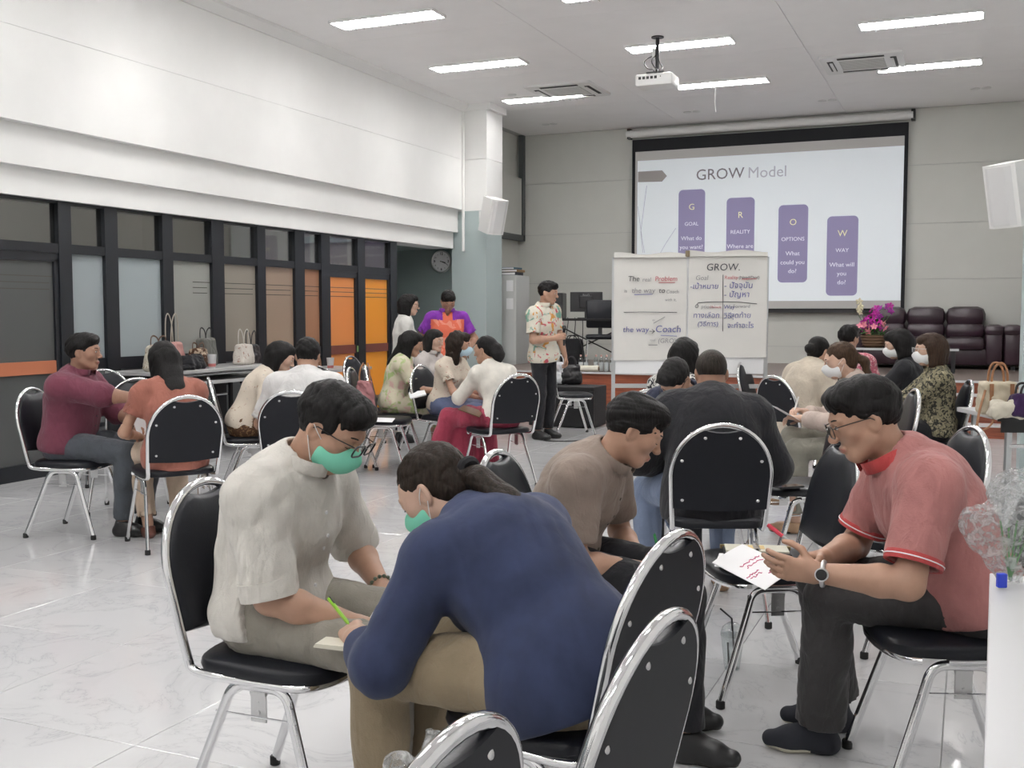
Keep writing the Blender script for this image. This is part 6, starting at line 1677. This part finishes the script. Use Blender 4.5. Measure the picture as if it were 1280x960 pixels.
tb_ = grip(I['blackt'], 1, (0, .09, -.02)); ph = thing('phone', 'white phone held up by the masked woman in black', 'phone', tb_ + Vector((0, 0, .02)), TURN(-150))
MB().box((-.045, -.006, -.01), (.045, .006, .085), .003).build('case', M_WHPL, ph); MB().tube([(.02, -.006, .065), (.02, -.009, .065)], .009, 10).build('lens', M_BLKPL, ph)
# microphone
g0 = grip(I['mic'], 1, (0, .085, -.03)); fwd = Vector((*[(math.cos(TURN(128) + math.pi/2)), math.sin(TURN(128) + math.pi/2)], 0))
mc = thing('microphone', 'black microphone held by the standing speaker', 'microphone', g0, 0)
MB().tube([(0, 0, -.10), (0, 0, .06), (0, 0, .075)], [.012, .015, .019], 10).build('handle', M_BLKPL, mc, True); MB().ball((0, 0, .095), .024, 12, 8).build('grille', mat('mic_mesh', (.05, .05, .05), .5, .6), mc, True)
# drink cup with straws on the floor
dc = AT_H(915, 836, 0); t = thing('drink_cup', 'clear plastic cup with black straws on the floor under the desk chair', 'cup', (dc.x, dc.y, .001), 0)
CLP = MATS['clear_plastic']
MB().lathe([(.030, 0), (.045, .13), (.047, .135), (.045, .133), (.029, .004)], 18).build('cup', CLP, t, True); MB().lathe([(.047, .134), (.047, .142), (.040, .165), (.020, .182), (.001, .186)], 18).build('dome_lid', CLP, t, True)
MB().tube([(.012, 0, .01), (-.004, .0, .20), (-.05, 0, .235)], .004, 6).build('straw', M_BLKPL, t); MB().tube([(-.015, .01, .01), (-.020, .01, .10)], .004, 6).build('straw', M_BLKPL, t)
# clear plastic wrap with a posy and a blue tag on the near white table
wp = A(1262, 736, 2.50); t = thing('wrapped_posy', 'posy in clear crinkled wrap with a blue tag on the white table', 'flowers', (wp.x, wp.y, .752), TURN(0))
def crinkle(name):
    m = bpy.data.materials.new(name); m.use_nodes = True; MATS[name] = m
    nt = m.node_tree; b = nt.nodes['Principled BSDF']; out = nt.nodes['Material Output']
    b.inputs['Base Color'].default_value = (.75, .76, .76, 1); b.inputs['Roughness'].default_value = .12
    v = coords(nt); n1 = noise(nt, v, 34.0, 4, .6, 1.5); bump(nt, b, n1, 1.0, .03)
    tr = nt.nodes.new('ShaderNodeBsdfTransparent'); mx = nt.nodes.new('ShaderNodeMixShader')
    nt.links.new(ramp(nt, n1, [(.42, (.10, .10, .10)), (.62, (.55, .55, .55))]), mx.inputs[0])
    nt.links.new(tr.outputs[0], mx.inputs[1]); nt.links.new(b.outputs[0], mx.inputs[2]); nt.links.new(mx.outputs[0], out.inputs['Surface'])
    return m
CRK = crinkle('crinkled_wrap')
def fn(f):
    f.cone((0, 0, .03), (.03, .02, .20), .035, .075, .03); f.cone((-.02, 0, .04), (-.07, .01, .14), .02, .045, .03); f.cut((0, 0, .002), (0, 0, -1))
blob('wrap', t, CRK, fn, (-.16, -.12, -.01), (.16, .14, .32), .006, 3, .009, 70)
for k in range(5): MB().tube(smooth_path([(0, 0, .01), (.01 * k - .01, .01, .08), (.02 * k - .02, .015, .15)], 2), .0025, 5).build('stem', M_LEAF, t)
MB().box((-.048, -.045, .002), (-.026, -.030, .036), .003).build('tag', mat('blue_tag', (.02, .05, .50), .4), t)
# crumpled clear bags on the nearest chair
bgx, bgy = W(555, 1.46, .8)
for k, (lab, du, hh_, ww) in enumerate((('taller crumpled clear bag on the nearest chair', 26, .35, .05), ('lower crumpled clear bag with white paper in it on the nearest chair', 2, .31, .065))):
    gx, gy = W(CHAIRS['near_low'][0] + 205 + du * 1.6, 1.40, .6); t = thing('plastic_bag', lab, 'bag', (gx, gy, .488), TURN(30), 'clear bags on the nearest chair')
    def fn(f, h=hh_, w=ww):
        f.cone((0, 0, .08), (0, 0, h * .6), w, w * .8, .03); f.cone((0, 0, h * .6), (.03, 0, h), w * .75, w * .35, .03); f.cone((0, 0, h * .6), (-.05, .02, h * .92), w * .6, w * .3, .03); f.cut((0, 0, .002), (0, 0, -1))
    blob('wrap', t, CRK, fn, (-.18, -.16, -.01), (.18, .16, hh_ + .1), .007, k + 4, .013, 60)
    def fn2(f, h=hh_, w=ww): f.cone((0, 0, .06), (0, 0, h * .72), w * .7, w * .55, .03)
    blob('contents', t, M_PAPER, fn2, (-.14, -.14, -.01), (.14, .14, hh_ + .05), .009, k + 8, .012, 45)
# bags on the right-hand table
rz_ = TURN(0); RTZ = .746
b1 = W(1246, 6.78, .75); t = bag('cream and tan structured handbag on the right-hand table', (b1[0], b1[1], RTZ), rz_, .24, .12, .21, mat('cream_canvas', (.50, .44, .33), .7), TANL, TANL, hl=.12, seed=21, top_in=1.0, group=None)
for s in (-1, 1): MB().box((s * .065 - .012, -.066, .02), (s * .065 + .012, -.058, .20)).build('trim', TANL, t)
MB().tube(smooth_path([(-.10, -.05, .16), (-.16, -.10, .02), (-.20, -.16, -.10), (-.12, -.19, -.06), (-.06, -.12, .02)], 3), .008, 6, flat=((0, 0, 1), .5)).build('shoulder_strap', TANL, t, True)
b2 = W(1262, 6.62, .75); bag('crumpled off-white cloth bag in front of the tan handbag', (b2[0], b2[1], RTZ), rz_, .24, .13, .10, F('offwhite_cloth', (.56, .52, .43)), None, seed=22, soft=.06, group=None, name='cloth_bag')
b3 = W(1281, 6.60, .75); bag('purple bag at the right edge of the right-hand table', (b3[0], b3[1], RTZ), rz_, .22, .15, .15, F('purple_bag', (.035, .014, .06)), BLK, seed=23, hl=.06, group=None)
# things at the platform front
k1 = W(716, 13.35, .6); bag('black leather handbag on the equipment box', (k1[0] + .02, k1[1] - .12, .505), TURN(10), .28, .14, .24, BLK, BLK, hl=.10, seed=24, group=None)
k2 = W(702, 13.3, .6); bag('white plastic carrier bag on the equipment box', (k2[0], k2[1] - .05, .505), TURN(5), .20, .12, .26, mat('white_carrier', (.62, .63, .65), .35), mat('white_carrier'), hl=.10, seed=25, soft=.05, group=None, name='carrier_bag')
k3 = AT_Y(716, 440, 14.95); bag('black backpack on the platform under the desk', (k3.x, 14.95, STAGE_H + .002), 0, .36, .22, .42, F('black_nylon', (.012, .012, .014)), BLK, hl=.05, seed=26, group=None, name='backpack')
k4 = W(800, 9.95, .2); bag('black bag on the floor under the flip chart', (k4[0], k4[1], .002), TURN(0), .34, .18, .26, BLK, BLK, hl=.10, seed=27, group=None)
# wristband of the man in cream, logo on the orange polo
c_ = I['beige']; w_ = c_['wrist'][-1]; ax = unit(w_ - c_['el'][-1]); b1_ = unit(np.cross(ax, (0, 0, 1.))); b2_ = np.cross(ax, b1_)
bb = MB()
for k in range(14):
    a = 2 * math.pi * k / 14; q_ = w_ - ax * .015 + (b1_ * math.cos(a) + b2_ * math.sin(a)) * .031; bb.ball(tuple(q_), .0062, 6, 5)
bb.build('bead_bracelet', mat('green_grey_beads', (.10, .13, .09), .3), c_['T'], True)
